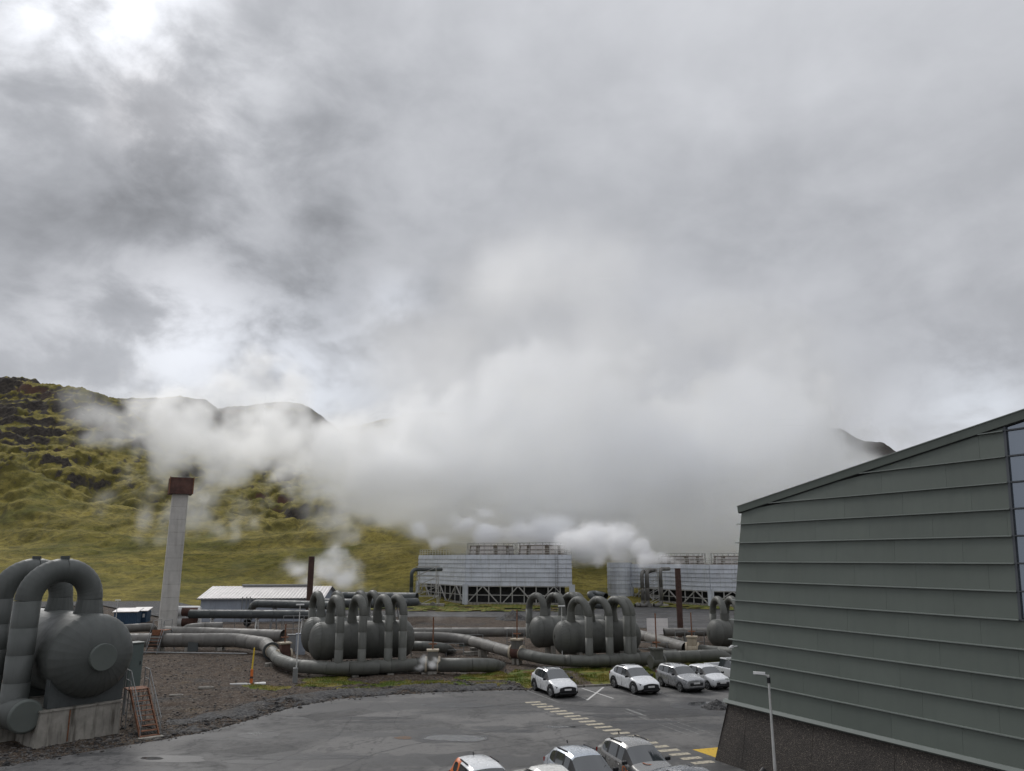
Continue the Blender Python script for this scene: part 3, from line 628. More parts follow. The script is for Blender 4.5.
    for i, ca in enumerate(cols_): m = MB(B); m.bar(Wp(ca, wz[0], .002), Wp(ca, roof(ca)-.03, .002), .06 if i else .09, .07, n); m.build('mullion', alu, wroot)
    m = MB(B); m.bar(Wp(win_a-.02, wz[0]-.02, .004), Wp(AX, wz[0]-.02, .004), .06, .1, -n); m.build('window_sill', alu, wroot)
    # camera on the wall, flood light at the foot, small bracket by the corner
    p = Wp(.55, 5.12, .1); t = thing('wall_camera', 'small white security camera on the green wall near the corner', 'camera', p)
    m = MB(p); m.tube(p+n*.1, p-n*.16, .035, n=8); m.build('bracket', white_pl, t); m = MB(p); m.box(p-n*.22+u*.0, (.13, .13, .13), .4, .03); m.tube(p-n*.24-UP*.02, p-n*.36-u*.06-UP*.06, .06, .05, 10); m.build('housing', white_pl, t)
    p = foot(3.3)-n*.25; t = thing('flood_light', 'small dark ground flood light at the foot of the stone base', 'light', p)
    m = MB(p); m.tube(p, p+UP*.22, .03, n=8); m.build('stake', dark_pl, t); m = MB(p); m.tube(p+UP*.2-n*.1, p+UP*.34+n*.12, .11, .13, 12); m.build('lamp_head', dark_pl, t)
    return root
hall()

def lamp_post(name, label, base, h, r, arm=None, head='arm', cab=False, group=None):
    t = thing(name, label, 'lamp post', base, 0, group); b = Vector(base); base_h = 1.1 if cab else .5
    MB(b).tube(b+UP*.0, b+UP*base_h, r*1.6, r*1.5, 10).build('post_base', steel, t)
    MB(b).tube(b+UP*base_h, b+UP*h, r*1.1, r*.7, 10).build('pole', white_steel, t)
    if head == 'arm':
        a = Vector(arm); m = MB(b); m.tube(b+UP*(h-.05), b+UP*(h+.02)+a*.25, r*.6, n=8); m.build('arm', white_steel, t)
        c = b+UP*(h+.05)+a*.36; m = MB(b); x, y, z = basis(a); m.hexa([c-a*.24-x*.07-UP*.05, c-a*.24+x*.07-UP*.05, c+a*.24+x*.13-UP*.03, c+a*.24-x*.13-UP*.03, c-a*.24-x*.05+UP*.05, c-a*.24+x*.05+UP*.05, c+a*.24+x*.10+UP*.05, c+a*.24-x*.10+UP*.05]); m.build('lamp_head', white_pl, t)
        m = MB(b); m.box(c+a*.04-UP*.055, (.2, .12, .03), math.atan2(a.y, a.x)); m.build('lens', lamp_glass, t); MB(b).tube(b+UP*(h-.32), b+UP*(h-.10), r*1.25, n=10).build('collar', dark_pl, t)
    else:
        m = MB(b); a = Vector(arm); m.bar(b+UP*h-a*.3, b+UP*h+a*.3, .2, .09); m.build('lamp_head', white_pl, t)
    if cab: MB(b).box(b+UP*.55+Vector((-.02, -.12, 0)), (.36, .30, 1.1), TH, .03).build('cabinet', steel, t)
    return t
bl = gp(776.5, 790); lamp_post('lamp_post', 'slim pale lamp post standing in front of the stone base', bl, 4.42, .062, Vector((-.95, .3, 0)).normalized())
lamp_post('lamp_post', 'thin galvanised lamp post with grey cabinet left of the middle separators', gp(295.5, 683), 5.7, .05, D, 'bar', True)
lamp_post('lamp_post', 'thin pale lamp post in front of the right separators', gp(562.5, 667.5), 5.1, .045, D, 'bar')
lamp_post('lamp_post', 'thin pale lamp post behind the biggest separator by the blue containers', Vector((-47.0, 93.5, 0)), 4.3, .05, D, 'bar')

# ------------------------------------------------------------------ pipes
def fillet(pts, b):
    """centre line as straight runs and arcs: list of ('s', a, b) and ('a', [points])"""
    pts = [Vector(p) for p in pts]; out = []; cur = pts[0]
    for i in range(1, len(pts)-1):
        p, q, r = pts[i-1], pts[i], pts[i+1]; d0 = (q-p).normalized(); d1 = (r-q).normalized(); ang = d0.angle(d1)
        if ang < .02: continue
        L_ = min(b*math.tan(ang/2), (q-cur).length*.98, (r-q).length*.49 if i < len(pts)-2 else (r-q).length*.98); bb = L_/math.tan(ang/2)
        s, e = q-d0*L_, q+d1*L_; out.append(('s', cur, s)); nrm = (d1-d0*d0.dot(d1)).normalized(); cc = s+nrm*bb; k = max(3, int(ang/R(9)))
        out.append(('a', [cc+(-nrm*math.cos(ang*j/k)+d0*math.sin(ang*j/k))*bb for j in range(k+1)])); cur = e
    out.append(('s', cur, pts[-1])); return out
def frame_rings(P, r):
    T = [(P[min(i+1, len(P)-1)]-P[max(i-1, 0)]).normalized() for i in range(len(P))]; x, y, _ = basis(T[0]); rr = []
    for i, p in enumerate(P):
        x = (x-T[i]*x.dot(T[i])).normalized(); y = T[i].cross(x); rr.append((p, x.copy(), y.copy(), r))
    return rr
def run_pipe(parent, pts, r, mat, bend, seg=1.6, n=20, cap0=None, cap1=None, off=None, lap=.012):
    off = parent.location.copy() if off is None else off
    for q in fillet(pts, bend):
        if q[0] == 's':
            a, b = q[1], q[2]; l = (b-a).length
            if l < .03: continue
            k = max(1, round(l/seg)); st = (b-a)/k; x, y, z = basis(b-a)
            for i in range(k):
                p0, p1 = a+st*i, a+st*(i+1); m = MB(off)
                m.rings([(p0, x, y, r*.985), (p0, x, y, r+lap*.45), (p1+z*.01, x, y, r)], n); m.build('pipe_section', mat, parent)
        else:                                           # mitred elbow: each gore flat along its length, lapped on the next
            P = q[1]; fr = frame_rings(P, r); m = MB(off)
            for i in range(len(P)-1):
                (c0, x0, y0, _), (c1, x1, y1, _) = fr[i], fr[i+1]; m.rings([(c0, x0, y0, r+lap*.4), (c1, x1, y1, r)], n)
                if lap > .03: tt = (c1-c0).normalized(); m.rings([(c0-tt*.022, x0, y0, r-.01), (c0-tt*.022, x0, y0, r+.014), (c0+tt*.022, x0, y0, r+.014), (c0+tt*.022, x0, y0, r-.01)], n, False)
            m.build('elbow', mat, parent)
    for cp, (p, d) in ((cap0, (Vector(pts[0]), Vector(pts[0])-Vector(pts[1]))), (cap1, (Vector(pts[-1]), Vector(pts[-1])-Vector(pts[-2])))):
        if cp is None: continue
        d.normalize(); x, y, z = basis(d); m = MB(off); m.rings([(p-z*.05, x, y, r*1.03), (p+z*.01, x, y, r*1.03), (p+z*.05, x, y, r*.9)], n+4, True, (False, True)); m.build('end_cap', cp, parent)
def pipe(name, label, pts, r, mat, bend=None, seg=1.6, cap0=None, cap1=None, support=None, sup_h=None, group=None, n=20, sup_mat=None):
    p0 = Vector(pts[0]); root = thing(name, label, 'pipe', (p0.x, p0.y, 0), 0, group)
    run_pipe(root, pts, r, mat, bend or r*3, seg, n, cap0, cap1)
    if support:
        for a, b in zip([Vector(q) for q in pts[:-1]], [Vector(q) for q in pts[1:]]):
            l = (b-a).length
            if l < support or abs((b-a).normalized().z) > .5: continue
            k = max(1, int(l/support))
            for i in range(k):
                q = a+(b-a)*((i+.5)/k); top = q.z-r
                if top < .12: continue
                rz = math.atan2((b-a).y, (b-a).x)
                m = MB(root.location)
                if top > 1.2:
                    s = Vector((-math.sin(rz), math.cos(rz), 0))
                    for e in (-1, 1): m.bar(Vector((q.x, q.y, 0))+s*e*r*1.3, Vector((q.x, q.y, top+.05))+s*e*r*.45, .13)
                    m.bar(Vector((q.x, q.y, top-.02))-s*r*1.0, Vector((q.x, q.y, top-.02))+s*r*1.0, .14)
                    m.build('support_frame', sup_mat or steel, root)
                else:
                    m.box((q.x, q.y, top/2), (.5, r*1.5, top), rz); m.build('support', concrete, root)
    return root

# ------------------------------------------------------------------ steam separators
def gored_head(m, c, ax, x, y, r, depth, gores=30, rows=9, hole=0.0):
    """domed end cap of lapped gores; c centre of its rim, ax pointing outwards"""
    for k in range(gores):
        vs = []
        for e, lap in ((0, 1.006), (1, 1.0)):
            t = 2*math.pi*(k+e)/gores
            for j in range(rows+1):
                s = j/rows*(math.pi/2)*(1-hole); rr = math.cos(s)*r*lap; h = math.sin(s)*depth*lap; vs.append(c+(x*math.cos(t)+y*math.sin(t))*rr+ax*h)
        q = rows+1; m.add(vs, [(j, j+q, j+q+1, j+1) for j in range(rows)], True)
def drum(root, c, ax, L_, r, mat, depth, hmat=None, n=36, sheets=5, manway=None):
    off = root.location; ax = Vector(ax).normalized(); x, y, _ = basis(ax); a = c-ax*L_/2; b = c+ax*L_/2
    for i in range(sheets):
        p0, p1 = a+ax*L_*i/sheets, a+ax*L_*(i+1)/sheets; m = MB(off); m.rings([(p0, x, y, r*.985), (p0, x, y, r+.008), (p1+ax*.01, x, y, r)], n); m.build('shell_sheet', mat, root)
    for e, p in ((-1, a), (1, b)):
        m = MB(off); gored_head(m, p, ax*e, x, y*e, r+.012, depth, hole=0); h = m.build('domed_head', hmat or mat, root)
        if manway == e:
            q = p+ax*e*depth*.96; m = MB(off); m.rings([(q-ax*e*.35, x, y*e, .68), (q+ax*e*.20, x, y*e, .68), (q+ax*e*.22, x, y*e, .66)], 32, False, (False, True)); m.build('manway_cover', cap_green, root)
def nozzle(root, p, top, r, mat):
    off = root.location; d = (top-p).normalized(); x, y, z = basis(d); m = MB(off); m.rings([(p-d*.6, x, y, r*1.28), (p+d*.12, x, y, r*1.22), (top, x, y, r*1.02)], 20, False); m.build('nozzle', mat, root)
def ubend(root, foot, out, drum_top, z_hdr, z_top, r, mat, seg=1.1, vent=False, lap=.014):
    """pipe rising from the drum crown, over, and down to the header"""
    a = Vector(drum_top); b = Vector((foot.x, foot.y, z_hdr)); t0 = Vector((a.x, a.y, z_top)); t1 = Vector((foot.x, foot.y, z_top)); span = (t1-t0).length
    run_pipe(root, [a, t0, t1, b], r, mat, span*.495, seg, 20, None, None, root.location, lap)
    if vent: q = (t0+t1)/2; MB(root.location).tube(q+UP*(r-.03), q+UP*(r+.14), .23, n=14).build('vent_cap', pipe_dark, root)

def separator_pair(name, label, c_front, L_, r, zc, n_u, us, sc=1.0, hdr_len=None, hdr_shift=0.0, back=True, group=None, bdist=5.6, bshift=-.3, hdr_z=.85, top_z=6.0, ur=.33, hr=.46):
    root = thing(name, label, 'separator', (c_front.x, c_front.y, 0), 0, group)
    for k, (cc, sgn) in enumerate(((c_front, 1), (c_front-WV*bdist*sc+D*bshift, -1))):
        if k and not back: break
        c = Vector((cc.x, cc.y, zc)); drum(root, c, D, L_, r, pipe_drum, r*.62, sheets=6)
        for e in (-.32, .32):
            q = c+D*L_*e; m = MB(root.location); m.bar(Vector((q.x, q.y, 0)), Vector((q.x, q.y, zc-r*.86)), r*1.2, .5, D); m.build('saddle', concrete, root)
        for a in us:
            p = c+D*a+WV*sgn*.25; ft = c+D*(a+.6*sgn)+WV*sgn*2.75*sc; crown = p+UP*r*.98
            nozzle(root, crown, crown+UP*.75*sc, ur, pipe_green); ubend(root, ft, None, crown+UP*.7*sc, hdr_z if k == 0 else 1.6, top_z*1.0, ur, pipe_green, 1.4)
    return root
# middle left pair, its header in front
c1 = Vector((-12.5, 66.2, 0))
G1 = dict(L_=6.9, r=1.5, zc=2.55, n_u=4, us=(-2.75, -.95, 1.15, 2.3), ur=.33, hr=.46, hdr_z=.85, top_z=5.95)
separator_pair('steam_separator', 'pair of dark green steam separators with four looped pipes, left of the middle', c1, **G1)
hd = lambda c, a, s=2.75, z=.72: Vector((c.x, c.y, 0))+D*a+WV*s+UP*z
pipe('header_pipe', 'fat green header pipe under the looped pipes of the middle left separators', [hd(c1, -2.2), hd(c1, 6.1)], .52, pipe_green, seg=2.1, cap0=cap_green, support=2.6)
# right pair
c2 = Vector((7.6, 70.6, 0))
separator_pair('steam_separator', 'pair of dark green steam separators with looped pipes behind the parked white cars', c2, L_=6.4, r=1.42, zc=2.4, n_u=4, us=(-2.6, -.7, 1.0, 1.5), hdr_z=.85, top_z=5.6, ur=.33)
pipe('header_pipe', 'capped green header pipe behind the second white car ending in a buried elbow', [hd(c2, -1.4, 2.8), hd(c2, 11.2, 2.8, .72), hd(c2, 12.2, 3.0, -.9)], .52, pipe_green, bend=1.5, seg=2.1, cap0=cap_green, support=3)
# far right one, half hidden by the hall
c3 = Vector((23.2, 79.5, 0))
separator_pair('steam_separator', 'green steam separator half hidden behind the corner of the hall', c3, L_=6.0, r=1.30, zc=1.95, n_u=3, us=(-2.2, -.6, 1.2), hdr_z=.85, top_z=5.1, ur=.33, sc=-1.0, back=False)

# the biggest separator at the left edge
def big_separator():
    A = Vector((.788, -.616, 0)).normalized(); S = Vector((.616, .788, 0)).normalized()       # A: axis towards us, S: sideways to the right
    rim = gp(91, 655, 4.15); rim = Vector((rim.x, rim.y, 4.15))
    root = thing('large_separator', 'largest grey green steam separator on a stained concrete plinth at the left edge', 'separator', (rim.x, rim.y, 0))
    r = 2.12; L_ = 9.0; c = rim-A*L_/2; drum(root, c, A, L_, r, big_blue, 1.35, sheets=6, manway=1)
    pf = rim+A*.35; off = root.location
    m = MB(off); w = 2.25; b0 = Vector((pf.x, pf.y, 0))
    m.hexa([b0-S*(w+.15)+A*.10, b0-S*(w+.15)-A*7.0, b0+S*1.75-A*7.0, b0+S*1.75+A*.10, b0-S*w+UP*1.62, b0-S*w-A*7.0+UP*1.62, b0+S*1.7-A*7.0+UP*1.62, b0+S*1.7+UP*1.62][0:8])
    # plinth is its own thing
    pr = thing('concrete_plinth', 'rust streaked concrete plinth under the largest separator', 'plinth', (pf.x, pf.y, 0)); o = MB(pf*1.0-UP*pf.z); o.v = list(m.v); o.f = m.f; o.sm = m.sm
    o2 = o.build('plinth_block', concrete, pr); o2.location = off-pr.location
    m = MB(pr.location); m.hexa([b0+S*e*1.0+A*f+UP*zz for zz in (1.621, 1.70) for e, f in ((-w-.05, .06), (1.78, .06), (1.78, -7), (-w-.05, -7))]); m.build('coping', concrete, pr)
    MB(pr.location).bar(b0-S*.9+A*.13+UP*.1, b0-S*.9+A*.08+UP*1.6, .05).build('drain_pipe', rust, pr)
    # saddle under the drum
    for kk in (-0.05, 4.6):
        q = rim-A*kk; n = 15; top = [q+S*(r*1.0*math.sin(t))-UP*(r*math.cos(t)-.0) for t in np.linspace(-1.05, 1.05, n)]
        top = [q+S*(r*1.02*math.sin(t))-UP*(r*.99*math.cos(t)) for t in np.linspace(-1.05, 1.05, n)]; base = [Vector((p.x, p.y, 1.71)) for p in top]; th = A*.5
        m = MB(off); vs = top+base+[p-th for p in top]+[p-th for p in base]
        m.add(vs, [(i, n+i, n+i+1, i+1) for i in range(n-1)]+[(2*n+i, 2*n+i+1, 3*n+i+1, 3*n+i) for i in range(n-1)]+[(0, 2*n, 3*n, n), (n-1, 2*n-1, 4*n-1, 3*n-1)]); m.build('saddle', pipe_dark, root)
    # two big loops down to a header on the near side
    ur = .62; hz = 1.62
    for i, kk in enumerate((1.55, 5.35)):
        q = rim-A*kk; crown = q+UP*r*.96+S*.28; ft = q-S*2.85; nozzle(root, Vector((crown.x, crown.y, 4.15+r*.93)), Vector((crown.x, crown.y, 6.95)), ur, big_blue)
        ubend(root, Vector((ft.x, ft.y, 0)), None, Vector((crown.x, crown.y, 6.9)), hz, 8.55, ur, big_blue, 1.35, True, .045)
    h0 = rim-S*2.85; h0 = Vector((h0.x, h0.y, hz-.1)); hp = pipe('header_pipe', 'fat capped header pipe beneath the loops of the largest separator', [h0+A*.1, h0-A*14], .78, big_blue, seg=1.7, cap0=cap_green, support=4, n=26)
    # flanged small pieces under the head: sight glass box and ladder platform to its right
    return rim, A, S
RIM, BA, BS = big_separator()

# green cabinet and the steel stair beside it
def cabinet_stair():
    p = gp(127, 713); p = Vector((p.x, p.y, 0)); t = thing('instrument_cabinet', 'tall green steel cabinet beside the largest separator', 'cabinet', p)
    rz = math.atan2(BS.y, BS.x)
    MB(p).box(p+UP*2.75, (.85, .85, 2.6), rz, .03).build('cabinet_body', cab_green, t)
    MB(p).box(p+UP*2.75+BA*.435, (.76, .03, 2.45), rz).build('door', cab_green, t)
    MB(p).tube(p+UP*2.8+BA*.47+BS*.26, p+UP*3.0+BA*.47+BS*.26, .03, n=8).build('handle', dark_pl, t)
    MB(p).box(p+UP*4.09, (.95, .95, .06), rz).build('roof', cap_green, t)
    for e in (-1, 1):
        for g in (-1, 1): MB(p).bar(p+BS*e*.4+BA*g*.4, p+BS*e*.4+BA*g*.4+UP*1.44, .09).build('leg', steel, t)
    f = gp(150, 738.5); f = Vector((f.x, f.y, 0)); top = gp(139, 689.5, 2.0); top.z = 0
    s = thing('steel_stair', 'rusty steel stair with tubular handrails up to the green cabinet', 'stair', f)
    run = Vector((top.x-f.x, top.y-f.y, 0)); d = run.normalized(); side = Vector((-d.y, d.x, 0)); H_ = 2.0; L_ = run.length; w = .46
    for e in (-1, 1): MB(f).bar(f+side*e*w, f+run+side*e*w+UP*H_, .05, .2).build('stringer', rust, s)
    k = 10
    for i in range(k): q = f+run*((i+.5)/k)+UP*H_*((i+.6)/k); MB(f).box(q, (.24, w*2-.06, .03), math.atan2(d.y, d.x)).build('tread', rust, s)
    MB(f).box(f+UP*.05-d*.1, (.35, 1.2, .1), math.atan2(d.y, d.x)).build('foot_step', concrete, s)
    pl = f+run+d*.55; MB(f).box(pl+UP*H_, (1.15, 1.1, .05), math.atan2(d.y, d.x)).build('platform', rust, s)
    for e in (-1, 1):
        for g in (-1, 1): MB(f).tube(pl+side*e*.5+d*g*.5, pl+side*e*.5+d*g*.5+UP*(H_+1.05), .03, n=8).build('post', steel, s)
        a, b = f+side*e*w*1.05+d*.1, f+run+side*e*w*1.05+UP*H_
        MB(f).tube(a+UP*.95, b+UP*1.0, .024, n=8).build('handrail', steel, s); MB(f).tube(a+UP*.5, b+UP*.52, .018, n=8).build('mid_rail', steel, s)
        MB(f).tube(a, a+UP*.97, .024, n=8).build('post', steel, s); MB(f).tube((a+b)/2, (a+b)/2+UP*1.0, .02, n=8).build('post', steel, s)
        for z in (.5, 1.02): MB(f).tube(pl+side*e*.5-d*.5+UP*(H_+z), pl+side*e*.5+d*.5+UP*(H_+z), .022, n=8).build('handrail', steel, s)
    for e in (-1, 1): MB(f).tube(pl+side*e*.5-d*.5, pl-side*e*.5-d*.5+UP*H_, .022, n=6).build('brace', steel, s)
cabinet_stair()

# ------------------------------------------------------------------ chimney
def chimney():
    b = gp(166.3, 637); b = Vector((b.x, b.y, 0)); t = thing('concrete_chimney', 'pale tapering concrete chimney with a rusty red box on top', 'chimney', b)
    rz = R(27); H_ = 16.9; k = 11; z = 0.0; hs = [1.55]*11; w = lambda zz: 1.00-(1.00-.90)*zz/H_
    for i in range(k):
        z0, z1 = H_*i/k, H_*(i+1)/k-.03; m = MB(b)
        def ring(zz, s=1.0):
            r = w(zz)*s; c = .22*r; M_ = Matrix.Rotation(rz, 3, 'Z'); return [b+M_@Vector(q)+UP*zz for q in ((-r+c, -r, 0), (r-c, -r, 0), (r, -r+c, 0), (r, r-c, 0), (r-c, r, 0), (-r+c, r, 0), (-r, r-c, 0), (-r, -r+c, 0))]
        a, c_ = ring(z0), ring(z1); m.add(a+c_, [(j, (j+1) % 8, 8+(j+1) % 8, 8+j) for j in range(8)]+[tuple(range(8, 16)), tuple(reversed(range(8)))]); m.build('concrete_block', tower_conc, t)
        a, c_ = ring(z1, .985), ring(z1+.03, .985); m = MB(b); m.add(a+c_, [(j, (j+1) % 8, 8+(j+1) % 8, 8+j) for j in range(8)]); m.build('joint', concrete, t)
    zt = H_; M_ = Matrix.Rotation(rz, 3, 'Z'); m = MB(b); r = 1.34; h = 2.0
    o = [b+M_@Vector((x*r, y*r, 0))+UP*zt for x, y in ((-1, -1), (1, -1), (1, 1), (-1, 1))]; o2 = [q+UP*h for q in o]; i2 = [b+M_@Vector((x*r*.93, y*r*.93, 0))+UP*(zt+h) for x, y in ((-1, -1), (1, -1), (1, 1), (-1, 1))]; i1 = [q-UP*(h-.15) for q in i2]
    m.add(o+o2+i2+i1, [(3, 2, 1, 0)]+[(j, (j+1) % 4, 4+(j+1) % 4, 4+j) for j in range(4)]+[(4+j, 4+(j+1) % 4, 8+(j+1) % 4, 8+j) for j in range(4)]+[(8+j, 8+(j+1) % 4, 12+(j+1) % 4, 12+j) for j in range(4)]+[(12, 13, 14, 15)]); m.build('rusty_box', rust_red, t)
    for e in (-1, 1):
        for g in (-1, 1): q = b+M_@Vector((e*r*1.0, g*r*1.0, 0))+UP*zt; MB(b).bar(q, q+UP*(h+.05), .09).build('corner_angle', rust, t)
chimney()

# ------------------------------------------------------------------ white roofed shed
def shed():
    b = gp(199, 622); b = Vector((b.x, b.y, 0)); t = thing('long_shed', 'long low shed with white corrugated roof behind the pipes', 'shed', b)
    ax = Vector((math.cos(R(4)), math.sin(R(4)), 0)); pr = Vector((-ax.y, ax.x, 0)); L_ = 17.6; e = 3.4; rdg = 4.85; dp = 6.5
    P = lambda x, y, z: b+ax*x+pr*y+UP*z
    n = 9
    for i in range(n): MB(b).box(P(L_*(i+.5)/n, .05, e/2), (L_/n-.02, .1, e), R(4)).build('wall_panel', wall_grey, t)
    for x in (0, L_): m = MB(b); m.add([P(x, 0, 0), P(x, 2*dp, 0), P(x, 2*dp, e), P(x, dp, rdg), P(x, 0, e)], [(0, 1, 2, 3, 4)]); m.build('gable', wall_grey, t)
    n = 18
    for i in range(n):                                     # ribbed roof sheets
        x0, x1 = -.5+(L_+1)*i/n, -.5+(L_+1)*(i+1)/n-.01; m = MB(b); k = 8; vs = []
        for j in range(k+1):
            x = x0+(x1-x0)*j/k; h = .05 if j % 4 in (1, 2) else 0.0; vs += [P(x, -.35, e-.05+h), P(x, dp, rdg+h)]
        m.add(vs, [(2*j, 2*j+2, 2*j+3, 2*j+1) for j in range(k)]); m.build('roof_sheet', roof_white, t)
    m = MB(b); m.add([P(-.5, dp, rdg), P(L_+.5, dp, rdg), P(L_+.5, 2*dp+.3, e), P(-.5, 2*dp+.3, e)], [(0, 1, 2, 3)]); m.build('rear_roof', roof_white, t)
    MB(b).bar(P(4.2, dp, rdg+.16), P(14.8, dp, rdg+.16), 1.0, .26).build('ridge_vent', steel, t)
    MB(b).bar(P(-.5, -.37, e-.16), P(L_+.5, -.37, e-.16), .12, .16).build('gutter', steel, t)
    for x in (6.2, 6.8, 7.3): MB(b).tube(P(x, -.6, 0), P(x, -.6, e+.2), .08, n=8).build('downpipe', steel, t)
shed()
def containers():
    for i, (px, py, lab) in enumerate(((127, 624, 'dark blue container with pale roof behind the largest separator'), (141, 622, 'smaller dark blue container with pale roof nearest the chimney'))):
        b = gp(px, py); b = Vector((b.x, b.y, 0)); t = thing('blue_container', lab, 'container', b, R(12), 'blue containers'); L_, w, h = ((3.0, 2.6, 1.7), (1.9, 2.6, 1.6))[i]
        m = MB(); m.box((0, 0, h/2), (L_, w, h)); m.build('body', blue_box, t)
        n = 12
        for k in range(n): m = MB(); m.box((-L_/2+L_*(k+.5)/n, -w/2-.03, h/2), (L_/n*.5, .06, h-.3)); m.build('wall_rib', blue_box, t)
        m = MB(); m.hexa([Vector(q) for q in ((-L_/2-.2, -w/2-.2, h+.003), (L_/2+.2, -w/2-.2, h+.003), (L_/2+.2, w/2+.2, h+.35), (-L_/2-.2, w/2+.2, h+.35), (-L_/2-.2, -w/2-.2, h+.1), (L_/2+.2, -w/2-.2, h+.1), (L_/2+.2, w/2+.2, h+.45), (-L_/2-.2, w/2+.2, h+.45))]); m.build('roof', roof_white, t)
        if i: m = MB(); m.box((L_/2-.35, -w/2-.07, 1.0), (.28, .08, .5)); m.build('notice', white_pl, t)
containers()

# ------------------------------------------------------------------ long pipes across the yard
def lv(px, py, z): return gp(px, py, z)
Z = lambda v, z: Vector((v.x, v.y, z))
pA = [gp(-40, 641, 1.15), gp(236, 640, 1.15), gp(266, 644.5, 1.05), gp(279, 660, .8), gp(289, 666, .72), gp(345, 667.5, .72)]
r0 = thing('main_pipe', 'fat weathered grey pipe running below the chimney and bending to the front', 'pipe', Z(pA[1], 0))
run_pipe(r0, pA[:3]+[pA[2]+(pA[3]-pA[2])*.45], .66, pipe_pale, 2.2, 2.2)
fl = pA[2]+(pA[3]-pA[2])*.45; dn = (pA[3]-pA[2]).normalized()
MB(r0.location).tube(fl-dn*.15, fl+dn*.15, .78, n=24).build('flange', pipe_dark, r0)
for k in range(9):
    q = pA[0]+(pA[1]-pA[0])*((k+.5)/9); MB(r0.location).box((q.x, q.y, .26), (.7, 1.0, .5), .05).build('support', concrete, r0)
q = gp(196.5, 640, 1.15); MB(r0.location).box((q.x, q.y-.72, .62), (1.0, .12, 1.2), .05).build('support_plate', pipe_dark, r0)
MB(r0.location).tube((-37.5, 78.0, .22), (-25.5, 76.6, .22), .06, n=8).build('kick_rail', steel, r0)
r1 = thing('front_pipe', 'pale jacketed pipe curving in front of the middle separators', 'pipe', Z(pA[4], 0))
run_pipe(r1, [fl+dn*.2, pA[3], pA[4]+Vector((.6, 0, 0)), hd(c1, -2.35, 3.55, .72)+Vector((0, .6, 0)), hd(c1, 1.0, 3.0, .66)], .50, pipe_green, 2.2, 2.0)
MB(r1.location).tube(fl+dn*.25, fl+dn*.42, .56, n=22).build('cream_band', cream, r1)
pipe('raised_pipe', 'straight dark green pipe on legs in front of the white roofed shed', [gp(190, 614, 2.6), gp(326, 614.5, 2.6), gp(338, 613, 2.6)], .50, pipe_dark, seg=2.4, support=5, sup_mat=white_steel, cap0=pipe_dark)
pipe('raised_pipe', 'dark green pipe rising in an elbow before the white roofed shed', [gp(239, 625, .6)+Vector((0, 3.2, 0)), gp(243, 610, 2.2)+Vector((0, 3, 0)), gp(256, 603.5, 3.3), gp(335, 605.5, 3.3)], .50, pipe_dark, bend=1.6, seg=2.4, support=6)
pipe('rear_pipe', 'pale grey pipe lying low between the main pipe and the shed', [gp(165, 632, 1.2), gp(283, 636, 1.2)], .62, pipe_pale, seg=2.4, support=5)
pipe('rear_pipe', 'short pale pipe hump left of the chimney foot', [gp(100, 630, 1.0), gp(152, 627, 1.1), gp(157, 636, -.6)], .48, pipe_pale, bend=1.4, seg=2.0)
pipe('rear_pipe', 'pale pipe hump right of the chimney foot', [gp(176, 637, -.3), gp(190, 628, 1.5), gp(222, 627, 1.5)], .55, pipe_pale, bend=1.8, seg=2.0)
pipe('far_pipe', 'long dark pipe on low legs in front of the hillside', [gp(305, 596, 3.0), gp(417, 597.5, 3.0)], .75, pipe_dark, seg=4, support=9)
pipe('far_pipe', 'long dark pipe running behind the middle separators', [gp(318, 603, 3.2), gp(372, 603.5, 3.2), gp(416, 602, 2.6)], .6, pipe_dark, seg=4, support=9)
# two red and white drums lying by the chimney
for py, lab in ((611.5, 'upper red and white striped drum beside the chimney'), (622, 'lower red and white striped drum beside the chimney')):
    p = at(178, py, 96); t = thing('striped_drum', lab, 'drum', Z(p, 0), 0, 'striped drums by the chimney'); a = Vector((1, .15, 0)).normalized(); m = 0
    for i, (x0, x1, mt) in enumerate(((0, .5, white_pl), (.5, 2.4, rust_red), (2.4, 2.6, white_pl))): MB(t.location).tube(p+a*x0, p+a*x1-a*.002, .55+.003*i, n=20, caps=True).build('band', mt, t)
    MB(t.location).tube(p+UP*.28, p+a*2.5+UP*.28, .36, n=16).build('white_cover', white_pl, t)
    MB(t.location).bar(Z(p+a*1.2, 0), p+a*1.2-UP*.55, .3, .3).build('stand', steel, t)
# stile over the main pipe
def stile():
    p = gp(151, 654); p = Vector((p.x, p.y, 0)); t = thing('pipe_stile', 'rusty stepped stile with handrails over the main pipe below the chimney', 'stair', p); bk = Vector((0, 1, 0)); sd = Vector((1, 0, 0)); w = .55
    for e in (-1, 1):
        MB(p).bar(p+sd*e*w, p+sd*e*w+bk*1.1+UP*2.05, .06, .18).build('stringer', steel, t); MB(p).bar(p+sd*e*w+bk*4.0, p+sd*e*w+bk*2.9+UP*2.05, .06, .18).build('stringer', steel, t)
        for a, b in ((Vector((0, 0, 1.0)), bk*1.1+UP*3.05), (bk*1.1+UP*3.05, bk*2.9+UP*3.05)): MB(p).tube(p+sd*e*w+a, p+sd*e*w+b, .03, n=6).build('handrail', steel, t)
        for q in (Vector((0, 0, 0)), bk*1.1+UP*2.05, bk*2.9+UP*2.05): MB(p).tube(p+sd*e*w+q, p+sd*e*w+q+UP*1.02, .03, n=6).build('post', steel, t)
    for i in range(7): MB(p).box(p+bk*1.1*((i+.6)/7)+UP*2.05*((i+.8)/7), (w*2, .22, .04)).build('tread', rust, t)
    MB(p).box(p+bk*2.0+UP*2.07, (w*2, 1.8, .05)).build('platform', rust, t); MB(p).box(p+bk*.92+UP*1.82, (w*1.9, .05, .75)).build('rust_panel', rust, t)
stile()
